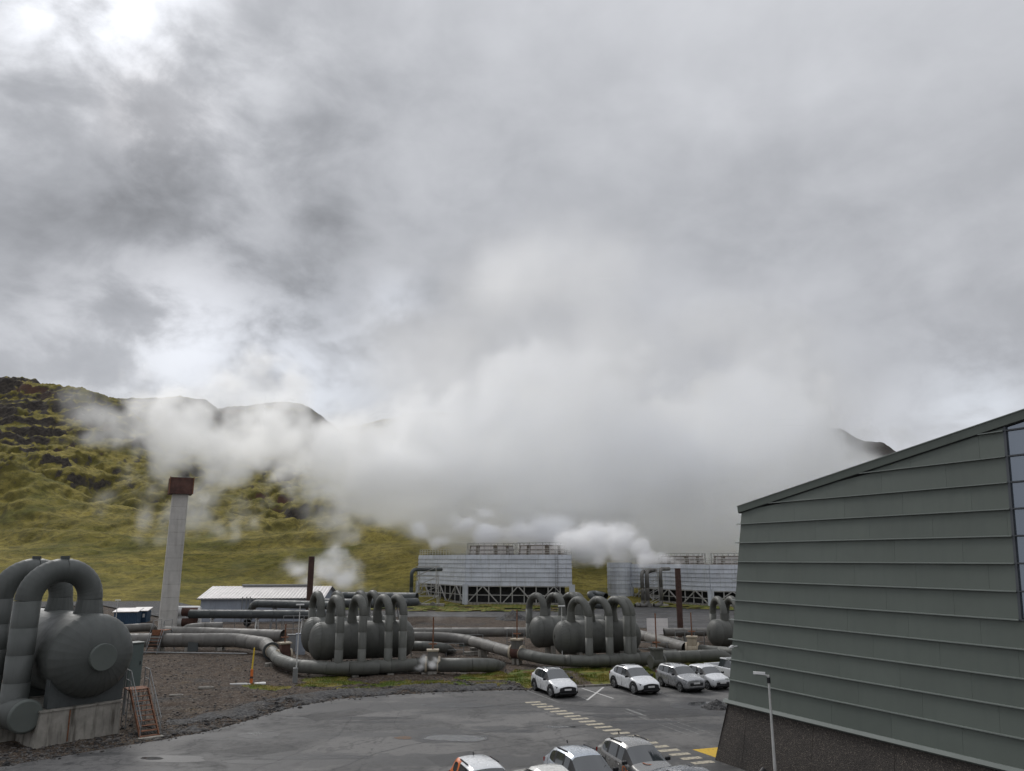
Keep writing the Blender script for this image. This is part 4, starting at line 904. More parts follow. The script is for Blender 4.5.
# pipes between the two separator pairs
pipe('rear_pipe', 'straight pale pipe passing behind between the two separator pairs', [gp(400, 632.5, 1.4), gp(556, 632, 1.4)], .48, pipe_pale, seg=2.6, support=6)
pv = [gp(402, 637, 1.4), gp(457, 637, 1.4), gp(512, 652.5, 1.0)]
pipe('swerving_pipe', 'pale pipe swerving down from the middle separators to the brown valve', pv, .50, pipe_pale, bend=6, seg=2.2, support=6)
pipe('swerving_pipe', 'green pipe leaving the brown valve and running under the right separators', [gp(521, 653.5, 1.0), gp(548, 660, .75), hd(c2, -1.6, 3.6, .72)+Vector((-.6, .3, 0)), hd(c2, 2.5, 3.7, .72)+Vector((0, 1.2, 0)), hd(c2, 7.0, 1.4, .72)], .47, pipe_green, bend=5, seg=2.0, support=4, cap0=cream)
pipe('buried_elbow_pipe', 'green pipe behind the steaming valve diving into the ground', [gp(438, 665, .72), gp(491, 665, .72), gp(509, 670, -1.2)], .54, pipe_green, bend=1.7, seg=2.0, cap0=cream, support=3)
pipe('buried_elbow_pipe', 'smaller green pipe elbow diving into the ground behind the steaming valve', [gp(412, 646, 1.0), gp(444, 647, 1.0), gp(457, 656, -1.0)], .46, pipe_green, bend=1.7, seg=2.0)
pipe('rear_pipe', 'pale pipe slanting from the right separators to the pinkish valve', [gp(630, 633, 1.4), gp(648, 637, 1.3), gp(686, 648, .9)], .52, pipe_pale, bend=5, seg=2.0, support=5)
pipe('rear_pipe', 'green pipe leaving the pinkish valve towards the corner of the hall', [gp(699, 649.5, .9), gp(760, 655, .8)], .44, pipe_green, seg=2.0, support=5, cap0=cream)
pipe('rear_pipe', 'short pipe elbow diving into the ground right of the right separators', [gp(612, 646, 1.2), gp(630, 647, 1.1), gp(642, 658, -.8)], .42, pipe_green, bend=1.3, seg=2)
pipe('rear_pipe', 'thick flanged grey pipe piece behind the pinkish valve', [gp(664, 632, 1.3), gp(706, 632, 1.3)], .42, pipe_pale, seg=1.2, support=3)
pipe('far_pipe', 'dark zigzag pipe against the hillside between the cooling towers', [gp(572, 604, 2.4), gp(606, 605.5, 2.2)], .5, pipe_dark, seg=4, support=6)
pipe('far_pipe', 'raised dark pipe with a kink between the cooling towers', [gp(606, 596, 3.6), gp(592, 592.5, 4.0), gp(588, 596, 3.6), gp(606, 602, 2.6)], .45, pipe_dark, bend=.9, seg=4)

# valves with spindles, small boxes and racks
def valve(label, p, r, body, rz, tall=2.4, mt=None, flm=None):
    t = thing('gate_valve', label, 'valve', (p.x, p.y, 0)); a = Vector((math.cos(rz), math.sin(rz), 0)); o = t.location
    MB(o).tube(p-a*.45, p+a*.45, r*1.05, n=20).build('valve_body', mt or body, t)
    for e in (-1, 1): MB(o).tube(p+a*e*.46, p+a*e*.62, r*1.28, n=22).build('flange', flm or cream, t)
    MB(o).box(p+UP*(r*1.2), (.8, .8, .9), rz, .04).build('bonnet', body, t)
    MB(o).box(p+UP*(r*1.2+.52), (1.0, .95, .12), rz).build('bonnet_cover', flm or cream, t)
    MB(o).tube(p+UP*(r*1.2+.5), p+UP*(r*1.2+.5+tall), .055, n=8).build('spindle', rust, t)
    c = p+UP*(r*1.2+1.0); x, y, z = basis(a); k = 16; m = MB(o)
    for i in range(k):
        q = [c+(a*math.cos(2*math.pi*j/k)+Vector((-a.y, a.x, 0))*math.sin(2*math.pi*j/k))*.34 for j in (i, i+1)]; m.tube(q[0], q[1], .03, n=6)
    m.build('hand_wheel', rust, t); m = MB(o); m.bar(c-a*.33, c+a*.33, .03); m.build('wheel_spoke', rust, t)
    MB(o).box((p.x, p.y, max(.05, p.z-r)/2), (.7, .7, max(.1, p.z-r)), rz).build('support', concrete, t)
    return t
valve('brown valve with cream flanges and a steam puff at its foot', gp(432.5, 664.5, .75), .50, pipe_pale, .1, 2.6)
valve('brown valve with tall rusty spindle left of the right separators', gp(517, 652.5, 1.0), .50, pipe_pale, -.5, 2.6, rust_red)
valve('pinkish valve with rusty spindle beside the brown stack', gp(692.5, 649, .9), .48, cream, -.3, 2.2, cream)
valve('olive valve with thin spindle on the header behind the third parked car', gp(657, 661.5, .9), .42, pipe_green, TH, 2.8, None, pipe_green)
valve('small dark valve at the bend of the main pipe', gp(284, 655, 1.0), .40, rust_red, .6, 1.6)
def box_thing(name, label, cat, px, py, dim, mat, rz=TH, bev=.03, group=None):
    b = gp(px, py); t = thing(name, label, cat, Vector((b.x, b.y, 0)), rz, group); m = MB(); m.box((0, 0, dim[2]/2+.05), dim, 0, bev); m.build('body', mat, t)
    m = MB(); m.box((0, 0, dim[2]+.085), (dim[0]+.08, dim[1]+.08, .05)); m.build('lid', mat, t); m = MB(); m.box((0, -dim[1]/2-.012, dim[2]/2+.05), (dim[0]*.8, .02, dim[2]*.8)); m.build('door', mat, t); return t
box_thing('junction_box', 'dark green junction box below the swerving pipe', 'box', 463, 647, (.75, .5, 1.1), cab_green)
box_thing('junction_box', 'brownish box standing near the end of the swerving pipe', 'box', 486, 654, (.45, .5, 1.25), paint('brown_box', (.13, .10, .085), .7, 0, .2, 2))
box_thing('stone_block', 'low pale block lying below the swerving pipe', 'block', 477, 653.5, (1.3, .6, .45), concrete)
box_thing('stone_block', 'low rubble coloured block beside the brownish box', 'block', 472, 656, (1.5, .7, .3), concrete, .3)
box_thing('valve_box', 'dark red box on the ground behind the middle pipes', 'box', 453, 643, (1.5, .6, 1.2), rust_red)
box_thing('small_cabinet', 'small grey cabinet behind the lamp post left of the middle separators', 'cabinet', 291, 652, (.8, .6, 1.6), steel)
box_thing('small_cabinet', 'pale grey cabinet beside the small dark valve', 'cabinet', 300, 655, (.9, .6, 1.9), wall_grey)
def rack(label, px, py, L_, h, rz, n=4):
    b = gp(px, py); t = thing('pipe_rack', label, 'railing', Vector((b.x, b.y, 0)), rz)
    for i in range(n): m = MB(); m.tube((L_*i/(n-1), 0, 0), (L_*i/(n-1), 0, h), .04, n=6); m.build('post', steel, t)
    for z in (.5, 1.0): m = MB(); m.tube((0, 0, h*z), (L_, 0, h*z), .035, n=6); m.build('rail', steel, t)
rack('low steel railing behind the steaming valve', 411, 657, 5.0, 1.2, .08)
rack('low steel railing by the swerving pipe', 416, 648, 7.0, 1.3, .02, 6)
rack('low steel railing under the pipe right of the right separators', 636, 655, 4.5, 1.2, -.2)
rack('steel railing beside the pinkish valve', 676, 652, 3.0, 1.9, .1)
rack('steel railing in front of the white roofed shed', 222, 632, 9, 2.2, .02, 7)
rack('tall steel railing left of the middle separators', 282, 642, 3.4, 2.8, .1, 4)
rack('steel railing left of the brown valve', 507, 655, 1.8, 2.4, -.4, 4)

# brown vent stacks
for (px, yb, yt, lab) in ((308, 622, 557, 'tall brown steel vent stack behind the middle separators'), (681, 641, 569, 'tall brown steel vent stack puffing white steam before the right cooling tower')):
    b = gp(px, yb); b = Vector((b.x, b.y, 0)); top = at(px+(4 if px < 512 else -2), yt, b.y); h = top.z; t = thing('vent_stack', lab, 'stack', b)
    r = .38*b.y/100; m = MB(b)
    for i in range(4): MB(b).tube(b+UP*h*i/4, b+UP*(h*(i+1)/4-.01), r, n=16, caps=False).build('stack_section', brown, t)
    for i in range(1, 4): MB(b).tube(b+UP*(h*i/4-.06), b+UP*(h*i/4+.06), r*1.06, n=16).build('joint_band', brown, t)
    x, y, z = basis(UP); m = MB(b); m.rings([(b+UP*h, x, y, r*1.05), (b+UP*(h+.08), x, y, r*1.05), (b+UP*(h+.08), x, y, r*.85), (b+UP*(h-.6), x, y, r*.85)], 16, False, (False, True)); m.build('rim', brown, t)
    MB(b).box(b+UP*.2, (r*4, r*4, .4), .2).build('footing', concrete, t)

# marker post, board, small things in the yard
p = gp(251, 684.5); p = Vector((p.x, p.y, float(yard_z(np.array([p.x]), np.array([p.y]))[0]))); t = thing('marker_post', 'yellow marker post with orange foot in the gravel', 'marker post', p)
MB(p).tube(p, p+UP*1.0, .11, .10, 12).build('orange_foot', orange_p, t); MB(p).tube(p+UP*1.0, p+UP*1.02+Vector((.06, 0, 1.5)), .055, n=10).build('yellow_rod', yellow_p, t); MB(p).tube(p+UP*.35, p+UP*.5, .125, n=12).build('red_band', rust_red, t)
def yz(v): return float(yard_z(np.array([v.x]), np.array([v.y]))[0])
for px, py, L_, w, h, rz, mt, nm, lab in ((260, 685.5, .8, .55, .12, .3, white_pl, 'white_slab', 'small white slab lying near the yellow marker post'), (206, 690, 1.1, .3, .14, .1, concrete, 'plank', 'short pale plank lying on the gravel left of the marker post'), (240, 686, 1.5, .12, .1, .0, white_pl, 'pale_bar', 'thin pale bar lying on the gravel beside the marker post'), (269, 667, .7, .5, .3, .3, concrete, 'concrete_block', 'small pale block below the bend of the main pipe'), (176, 697, .9, .25, .1, .2, concrete, 'plank', 'short grey plank on the gravel right of the stair')):
    p = gp(px, py); p.z = yz(p)-.02; t = thing(nm, lab, 'debris', p, rz); m = MB(); m.box((0, 0, h/2), (L_, w, h), 0, .02); m.build('slab', mt, t)
    m = MB(); m.box((.1, .05, h+.012), (L_*.5, w*.6, .02), .1); m.build('flake', mt, t)
def board():
    b = gp(658, 637.5); b = Vector((b.x, b.y, 0)); t = thing('leaning_board', 'white board of four planks leaning on a pipe left of the brown stack', 'board', b, -.15)
    for i in range(4): m = MB(); y = lambda s: s*1.0; z0, z1 = .35+.45*i, .35+.45*(i+1)-.02; m.hexa([Vector(q) for q in ((-1.25, .35*z0, z0), (1.25, .35*z0, z0), (1.25, .35*z0+.06, z0), (-1.25, .35*z0+.06, z0), (-1.25, .35*z1, z1), (1.25, .35*z1, z1), (1.25, .35*z1+.06, z1), (-1.25, .35*z1+.06, z1))]); m.build('plank', roof_white, t)
    for e in (-1, 1): m = MB(); m.bar((e*.9, .12, 0), (e*.9, .85, 2.2), .08); m.build('leg', steel, t)
board()
def heap(name, label, px, py, r, h, mat, seed):
    c = gp(px, py); a = np.linspace(-1, 1, 25); X, Y = np.meshgrid(a, a); rr = np.hypot(X, Y); Z_ = np.clip(1-rr, -.1, 1)**1.1*h if False else np.maximum(1-rr, -.08)*h
    Z_ = Z_+(fbm(X*3+seed, Y*3, 4, .55, seed)-.5)*h*.35*(rr < 1.1); me = bpy.data.meshes.new(name); i = np.arange(625).reshape(25, 25)
    me.from_pydata(np.stack([X*r, Y*r, Z_], -1).reshape(-1, 3).tolist(), [], np.stack([i[:-1, :-1], i[:-1, 1:], i[1:, 1:], i[1:, :-1]], -1).reshape(-1, 4).tolist()); me.update(); o = link(name, me, mat); o.location = (c.x, c.y, .0); tag(o, label, 'heap'); return o
heap('gravel_heap', 'low black gravel heap on the road in front of the left cooling tower', 513, 619.5, 2.8, 1.3, lava_gravel, 5)
heap('gravel_heap', 'small dark gravel heap on wet asphalt by the corner of the hall', 717, 707.5, 1.0, .5, lava_gravel, 8)

# ------------------------------------------------------------------ cooling towers
def cooling_tower(name, label, plan, zb, zt, nc, fans, ring_h, corner_px=None, front=(0, 1), dark=()):
    """open timber frame below, lapped cladding above, fan rings on the deck; plan counter-clockwise"""
    o = plan[0].copy(); t = thing(name, label, 'cooling tower', o); n = len(plan)
    # deck and the dark fill packs inside
    cen = sum(plan, Vector((0, 0, 0)))/n; ins = [cen+(p-cen)*.90 for p in plan]
    MB(o).poly([Vector((p.x, p.y, .5)) for p in ins], zb+.2).build('fill_pack', dark_void, t)
    MB(o).poly([Vector((p.x, p.y, 0.0)) for p in [cen+(p-cen)*1.02 for p in plan]], .5).build('basin', concrete, t)
    MB(o).poly([Vector((p.x, p.y, zt-.25)) for p in [cen+(p-cen)*.995 for p in plan]], .2).build('deck', clad_brown, t)
    for i in front:
        a, b = plan[i], plan[(i+1) % n]; L_ = (b-a).length; d = (b-a).normalized(); out = Vector((d.y, -d.x, 0)); hgt = zt-zb; ch = hgt/nc; ns = max(1, round(L_/8.0))
        MB(o).add([a+UP*zb-out*.05, b+UP*zb-out*.05, b+UP*zt-out*.05, a+UP*zt-out*.05], [(0, 1, 2, 3)]).build('wall_core', dark_void, t)
        for k in range(nc):
            z0, z1 = zb+ch*k, zb+ch*(k+1)-.015
            for s in range(ns):
                p, q = a+d*(L_*s/ns+.01), a+d*(L_*(s+1)/ns-.01); m = MB(o); e0, e1 = out*.16, out*.03
                m.hexa([p+e0+UP*z0, q+e0+UP*z0, q+UP*z0, p+UP*z0, p+e1+UP*z1, q+e1+UP*z1, q+UP*z1, p+UP*z1]); m.build('cladding_board', clad_grey, t)
        # frame: posts, two rails, diagonals
        npst = max(2, round(L_/2.3))
        for k in range(npst+1): q = a+d*L_*k/npst; MB(o).bar(q+UP*.5, q+UP*zb, .20).build('post', frame_white, t)
        for z in (zb*.52, zb-.12): MB(o).bar(a+UP*z+out*.11, b+UP*z+out*.11, .10, .14).build('rail', frame_white, t)
        nd = max(1, round(L_/7.0))
        for k in range(nd):
            s0, s1 = L_*(k+.08)/nd, L_*(k+.5)/nd; s2 = L_*(k+.92)/nd
            MB(o).bar(a+d*s0+UP*.55+out*.2, a+d*s1+UP*(zb-.05)+out*.2, .2).build('brace', frame_white, t); MB(o).bar(a+d*s2+UP*.55+out*.2, a+d*s1+UP*(zb-.05)+out*.2, .2).build('brace', frame_white, t)
        for q in (a, b): MB(o).bar(q+UP*.02+out*.1, q+UP*(zb+.3)+out*.1, 1.1, .5, out).build('corner_leg', clad_grey, t)
        # guard rail on the deck edge
        npst = max(3, round(L_/1.4))
        for k in range(npst+1): q = a+d*L_*k/npst-out*.25; MB(o).bar(q+UP*zt, q+UP*(zt+1.15), .09).build('guard_post', white_steel, t)
        for z in (.4, .78, 1.15): MB(o).bar(a-out*.25+UP*(zt+z), b-out*.25+UP*(zt+z), .07).build('guard_rail', white_steel, t)
    a, b = plan[1], plan[2]; d = (b-a).normalized(); out = Vector((d.y, -d.x, 0)); q = a+(b-a)*.86+out*.45
    for e in (-.25, .25): MB(o).bar(q+d*e, q+d*e+UP*(zt+1.1), .06).build('ladder_rail', steel, t)
    for k in range(int(zt/.45)): MB(o).bar(q-d*.25+UP*(.4+.45*k), q+d*.25+UP*(.4+.45*k), .04).build('ladder_rung', steel, t)
    for c, r in fans:                                     # fan rings: staves, hoops, rail
        c = Vector((c.x, c.y, zt)); k = 30
        for j in range(k):
            a0, a1 = 2*math.pi*j/k, 2*math.pi*(j+1)/k-.012; v = [Vector((math.cos(x), math.sin(x), 0)) for x in (a0, a1)]; m = MB(o)
            m.hexa([c+v[0]*r, c+v[1]*r, c+v[1]*(r-.1), c+v[0]*(r-.1), c+v[0]*r*.95+UP*ring_h, c+v[1]*r*.95+UP*ring_h, c+v[1]*(r*.95-.1)+UP*ring_h, c+v[0]*(r*.95-.1)+UP*ring_h]); m.build('fan_ring_stave', clad_brown if j % 7 in dark else roof_white, t)
        x, y, z = basis(UP)
        for h in (.1, .5, .93): m = MB(o); s = r*(1-.05*h); m.rings([(c+UP*(ring_h*h-.08), x, y, s+.06), (c+UP*(ring_h*h+.08), x, y, s+.06)], 40, False); m.build('hoop', clad_brown, t)
        m = MB(o)
        for j in range(24):
            a0 = 2*math.pi*j/24; q = c+Vector((math.cos(a0), math.sin(a0), 0))*(r+.35); MB(o).bar(q, q+UP*(ring_h+.5), .08).build('ring_post', frame_white, t)
        for h in (ring_h*.6, ring_h+.45): m = MB(o); m.rings([(c+UP*(h-.04), x, y, r+.36), (c+UP*(h+.04), x, y, r+.36)], 40, False); m.build('ring_rail', frame_white, t)
    return t
PL = [Vector((-21.4, 178, 0)), Vector((-9.4, 158, 0)), Vector((11.9, 154.5, 0)), Vector((12.9, 172, 0)), Vector((-2, 186, 0))]
cooling_tower('cooling_tower', 'left grey clad cooling tower on an open frame with steaming fans', PL, 3.75, 9.85, 7, ((Vector((-4.5, 170, 0)), 5.0), (Vector((6.3, 164.5, 0)), 5.0)), 2.0, front=(0, 1), dark=(2, 5))
PR = [Vector((26.2, 171, 0)), Vector((38.4, 151, 0)), Vector((62, 146, 0)), Vector((66, 166, 0)), Vector((44, 184, 0))]
cooling_tower('cooling_tower', 'right grey clad cooling tower partly behind the hall', PR, 3.0, 7.95, 6, ((Vector((36.5, 166.5, 0)), 4.6), (Vector((46, 160, 0)), 4.4), (Vector((56, 157, 0)), 4.6)), 1.7, front=(0, 1), dark=(1, 4))
def tank():
    c = Vector((23.9, 172.5, 0)); t = thing('clad_tank', 'round grey clad tank at the left end of the right cooling tower', 'tank', c); r = 2.75; h = 8.1; k = 9; x, y, z = basis(UP)
    MB(c).tube(c, c+UP*(h-.1), r-.06, n=28).build('tank_core', dark_void, t)
    for i in range(k):
        for s in range(4):
            n = 7; vs = []; z0, z1 = h*i/k, h*(i+1)/k-.015
            for j in range(n+1): a = math.pi*2*(s+j/n*.995)/4+.3; v = Vector((math.cos(a), math.sin(a), 0)); vs += [c+v*(r+.08)+UP*z0, c+v*r+UP*z1]
            MB(c).add(vs, [(2*j, 2*j+2, 2*j+3, 2*j+1) for j in range(n)]).build('cladding_sheet', clad_grey, t)
    m = MB(c); m.rings([(c+UP*(h-.02), x, y, r+.02), (c+UP*(h+.12), x, y, r+.05)], 28, False, (False, True)); m.build('roof', clad_grey, t)
tank()
# riser pipes in scaffold towers in front of each cooling tower
def riser(label, px, py, zt, w, pipes, reach, mat):
    b = gp(px, py); b = Vector((b.x, b.y, 0)); t = thing('riser_tower', label, 'pipe tower', b); h = zt
    for e in (-1, 1):
        for g in (0, 1): MB(b).bar(b+Vector((e*w/2, g*w*.8, 0)), b+Vector((e*w/2*.8, g*w*.8, h)), .16).build('leg', frame_white, t)
    k = 4
    for i in range(k):
        z0, z1 = h*i/k, h*(i+1)/k
        for g in (0, 1):
            MB(b).bar(b+Vector((-w/2, g*w*.8, z1)), b+Vector((w/2, g*w*.8, z1)), .1).build('strut', frame_white, t)
            MB(b).bar(b+Vector((-w/2, g*w*.8-.06, z0)), b+Vector((w/2, g*w*.8-.06, z1)), .1).build('brace', frame_white, t)
    off = b
    for i, dx in enumerate(pipes):
        f = b+Vector((dx, -.5, .35)); run_pipe(t, [f+Vector((-1.6, -.6, 0)), f, Vector((f.x, f.y, h-.6+.25*i)), Vector((f.x, f.y, h-.6+.25*i))+reach], .36, mat, .9, 2.5, 14)
    MB(b).box(b+Vector((0, .5, .25)), (w*1.6, 2.2, .5)).build('base', concrete, t)
    for j in range(3): MB(b).tube(b+Vector((-w*.9+j*w*.6, -.9, .4)), b+Vector((-w*.9+j*w*.6, .6, .4)), .45, n=14).build('pump', pipe_pale, t)
riser('scaffold with dark riser pipe at the left end of the left cooling tower', 426, 606.5, 7.6, 4.4, (-2.9,), Vector((5.6, 3.2, 0)), pipe_dark)
riser('scaffold with bundled riser pipes in front of the right cooling tower', 654, 607, 7.2, 3.4, (-2.2, -1.2, 1.4), Vector((2.6, 4.5, 0)), pipe_pale)

# ------------------------------------------------------------------ cars
def make_car(kind, paint_m, roof_m=None, clad=None, rear_m=None, pillar=None):
    """a car nose along +x, wheels on z=0. Side profile as stations; the skin is subdivided and split into panels and panes"""
    K = dict(
        suv=dict(L=4.65, W=1.86, wb=2.82, wr=.355, f=.90, st=[  # x, z_bottom, z_shoulder, z_top, half width, half width of the top
            (0.00, .42, .70, .74, .62, .40), (.10, .30, .76, .82, .80, .56), (.50, .25, .86, .93, .90, .68), (1.05, .24, .95, 1.03, .925, .72),
            (1.30, .24, .98, 1.08, .93, .72), (2.02, .24, 1.02, 1.56, .93, .60), (2.12, .24, 1.02, 1.60, .93, .60), (2.55, .24, 1.04, 1.645, .93, .61), (2.66, .24, 1.04, 1.648, .93, .61), (3.35, .24, 1.07, 1.63, .925, .60), (3.48, .24, 1.08, 1.615, .92, .60),
            (3.95, .25, 1.12, 1.53, .91, .58), (4.05, .26, 1.13, 1.49, .90, .57), (4.46, .30, 1.12, 1.18, .86, .58), (4.58, .34, 1.02, 1.06, .82, .56), (4.65, .46, .82, .86, .72, .45)], glass=(4, 12), ws=(4, 5), rw=(12, 13), pil=((5, 6), (7, 8), (9, 10)), last=11),
        box=dict(L=4.18, W=1.78, wb=2.5, wr=.335, f=.84, st=[
            (0.00, .40, .78, .82, .62, .42), (.08, .28, .84, .92, .80, .58), (.45, .24, .93, 1.00, .86, .66), (.95, .23, .99, 1.07, .885, .68),
            (1.15, .23, 1.02, 1.12, .89, .68), (1.72, .23, 1.05, 1.55, .89, .60), (1.82, .23, 1.05, 1.59, .89, .60), (2.28, .23, 1.06, 1.62, .89, .61), (2.38, .23, 1.06, 1.62, .89, .61), (3.02, .23, 1.08, 1.61, .885, .60), (3.14, .23, 1.08, 1.605, .88, .60),
            (3.72, .24, 1.10, 1.57, .87, .59), (3.80, .25, 1.10, 1.55, .86, .58), (4.04, .28, 1.10, 1.16, .85, .64), (4.12, .32, 1.00, 1.05, .82, .60), (4.18, .44, .80, .84, .72, .5)], glass=(4, 12), ws=(4, 5), rw=(12, 13), pil=((5, 6), (7, 8), (9, 10)), last=11),
        hatch=dict(L=3.75, W=1.68, wb=2.42, wr=.30, f=.76, st=[
            (0.00, .38, .66, .70, .56, .38), (.08, .26, .72, .79, .74, .54), (.40, .20, .82, .89, .81, .62), (.85, .19, .90, .97, .83, .64),
            (1.00, .19, .93, 1.02, .84, .64), (1.62, .19, .96, 1.40, .84, .56), (1.72, .19, .96, 1.44, .84, .56), (2.12, .19, .98, 1.485, .84, .57), (2.22, .19, .98, 1.487, .84, .57), (2.82, .19, 1.00, 1.47, .835, .56), (2.92, .19, 1.01, 1.46, .83, .56),
            (3.30, .20, 1.04, 1.40, .82, .54), (3.38, .21, 1.04, 1.37, .81, .53), (3.62, .25, 1.02, 1.07, .79, .56), (3.70, .30, .92, .97, .76, .54), (3.75, .42, .76, .80, .66, .44)], glass=(4, 12), ws=(4, 5), rw=(12, 13), pil=((5, 6), (7, 8), (9, 10)), last=11),
        sedan=dict(L=4.72, W=1.85, wb=2.88, wr=.34, f=.86, st=[
            (0.00, .36, .60, .64, .60, .40), (.10, .26, .68, .75, .80, .56), (.50, .20, .78, .86, .88, .66), (1.15, .18, .86, .95, .91, .70),
            (1.40, .18, .89, 1.00, .92, .70), (2.15, .18, .93, 1.38, .92, .58), (2.26, .18, .93, 1.415, .92, .58), (2.66, .18, .95, 1.445, .92, .58), (2.76, .18, .95, 1.445, .92, .58), (3.35, .18, .97, 1.40, .915, .56), (3.45, .18, .98, 1.385, .91, .55),
            (3.72, .19, .99, 1.32, .90, .52), (3.80, .20, 1.00, 1.29, .90, .52), (4.35, .24, 1.04, 1.11, .87, .60), (4.60, .30, .98, 1.04, .82, .58), (4.72, .42, .78, .82, .70, .45)], glass=(4, 12), ws=(4, 5), rw=(12, 13), pil=((5, 6), (7, 8), (9, 10)), last=11))[kind]
    st = K['st']; L_ = K['L']; ns = len(st); rows = []
    for (x, zb, zs, zt, w, wt) in st:
        cab = zt-zs > .25; a = .10 if cab else .02
        half = [(w*.80, zb), (w*.955, zb+.06), (w*1.0, zb+(zs-zb)*.42), (w*.985, zs-.10), (w*.93 if cab else w*.93, zs), (wt*1.10+(.02 if cab else 0), zt-(.10 if cab else .035)), (wt*.93, zt-.012), (wt*.5, zt+.018), (0, zt+.028)]
        rows.append([(L_/2-x, -y, z) for y, z in half]+[(L_/2-x, y, z) for y, z in reversed(half[:-1])])
    nj = len(rows[0]); V = [p for r in rows for p in r]; F = []; mi = []
    g0, g1 = K['glass']; ws, rw = K['ws'], K['rw']
    for i in range(ns-1):
        for j in range(nj-1):
            F.append((i*nj+j, i*nj+j+1, (i+1)*nj+j+1, (i+1)*nj+j)); jj = min(j, nj-2-j); mid = 0
            if g0 <= i <= rw[0]:
                if jj >= 5 and i == ws[0]: mid = 1
                elif jj >= 5 and i == rw[0]: mid = 2
                elif jj == 4 and i == ws[0]: mid = 3 if False else 5
                elif jj == 4 and i in [p[0] for p in K['pil']]: mid = 5
                elif jj == 4 and i < K['last']: mid = 3 if j < nj/2 else 4
                elif jj == 4 and i == K['last']: mid = 0
                elif jj >= 6 and g0 < i < rw[0]: mid = 6
            if mid == 0 and jj == 0 and clad: mid = 7
            if (mid == 0 or mid == 5) and rear_m and i >= 9: mid = 8
            mi.append(mid)
    F.append(tuple(reversed([j for j in range(nj)]))); mi.append(7 if clad else 0); F.append(tuple((ns-1)*nj+j for j in range(nj))); mi.append(8 if rear_m else 0)
    F.append(tuple([i*nj for i in range(ns)]+[i*nj+nj-1 for i in reversed(range(ns))])[:0] or (0, nj-1, nj, nj)) if False else None
    F = [f for f in F if f]; me = bpy.data.meshes.new('car_skin'); me.from_pydata(V, [], F); me.update()
    for k in range(9): me.materials.append(None)
    me.polygons.foreach_set('material_index', mi); bm = bmesh.new(); bm.from_mesh(me); bmesh.ops.recalc_face_normals(bm, faces=bm.faces)
    cl = bm.edges.layers.float.new('crease_edge')
    for e in bm.edges:
        fs = e.link_faces
        if len(fs) == 2 and fs[0].material_index != fs[1].material_index: e[cl] = .55
    bm.to_mesh(me); bm.free(); o = bpy.data.objects.new('tmp', me); C.objects.link(o); md = o.modifiers.new('s', 'SUBSURF'); md.levels = 2; md.render_levels = 2
    dg = bpy.context.evaluated_depsgraph_get(); ev = o.evaluated_get(dg).to_mesh(); vs = [v.co.copy() for v in ev.vertices]; groups = {}
    nrm = [v.normal.copy() for v in ev.vertices]
    for p in ev.polygons: groups.setdefault(p.material_index, []).append(list(p.vertices))
    o.evaluated_get(dg).to_mesh_clear(); bpy.data.objects.remove(o)
    root = thing('parked_car', 'car', 'car'); NM = {0: ('body', paint_m), 1: ('windscreen', car_glass), 2: ('rear_window', car_glass), 3: ('side_window', car_glass), 4: ('side_window', car_glass), 5: ('pillar', pillar or dark_pl), 6: ('roof', roof_m or paint_m), 7: ('sill_cladding', clad or dark_pl), 8: ('rear_panel', rear_m or paint_m)}
    def pieces(fs):                                     # connected pieces of one material
        par = {}
        def find(q):
            while par.setdefault(q, q) != q: par[q] = par[par[q]]; q = par[q]
            return q
        for f in fs:
            for q in f[1:]: par[find(q)] = find(f[0])
        out = {}
        for f in fs: out.setdefault(find(f[0]), []).append(f)
        return list(out.values())
    for k, fs0 in groups.items():
      for fs in (pieces(fs0) if k in (3, 4, 5) else [fs0]):
        used = sorted({i for f in fs for i in f}); rm = {i: q for q, i in enumerate(used)}; m = bpy.data.meshes.new(NM[k][0]); inset = .004 if k in (1, 2, 3, 4) else 0
        m.from_pydata([tuple(vs[i]-nrm[i]*inset) for i in used], [], [[rm[i] for i in f] for f in fs]); m.polygons.foreach_set('use_smooth', [True]*len(fs)); m.update(); link(NM[k][0], m, NM[k][1], root)
    # wheels with arches
    W2 = K['W']/2; fx = L_/2-K['f']; rx = fx-K['wb']; wr = K['wr']
    def lathe(prof, n, c, side):
        m = MB(); m.rings([(Vector((c[0], side*y, c[2])), Vector((1, 0, 0)), Vector((0, 0, 1)), r) for y, r in prof], n, True); return m
    for x in (fx, rx):
        for s in (-1, 1):
            whl = bpy.data.objects.new('wheel', None); C.objects.link(whl); whl.parent = root; whl.empty_display_size = .1
            wh = lathe([(W2-.22, wr*.6), (W2-.20, wr*.98), (W2-.16, wr), (W2-.05, wr), (W2-.012, wr*.96), (W2-.003, wr*.70), (W2-.03, wr*.68)], 28, (x, 0, wr), s).build('tyre', tyre_m, whl)
            m = MB(); c = Vector((x, s*(W2-.02), wr)); k = 5
            m.add([c+Vector((math.cos(2*math.pi*i/20)*wr*.68, -s*.04, math.sin(2*math.pi*i/20)*wr*.68)) for i in range(20)], [tuple(range(20))]); m.build('brake_disc', dark_pl, whl)
            m = MB()
            for i in range(k): a = 2*math.pi*i/k+.3; m.bar(c, c+Vector((math.cos(a), 0, math.sin(a)))*wr*.66, .05 if False else wr*.22, .03, Vector((0, 1, 0)))
            for i in range(20): a, b = 2*math.pi*i/20, 2*math.pi*(i+1)/20; m.bar(c+Vector((math.cos(a), 0, math.sin(a)))*wr*.66, c+Vector((math.cos(b), 0, math.sin(b)))*wr*.66, .03, .03, Vector((0, 1, 0)))
            m.build('rim', alloy, whl)
            # arch: dark band around the wheel opening
            n = 18; ro, ri = wr*(1.46 if clad else 1.16), wr*1.02; yo = W2+(.006 if clad else -.002); vs_ = []
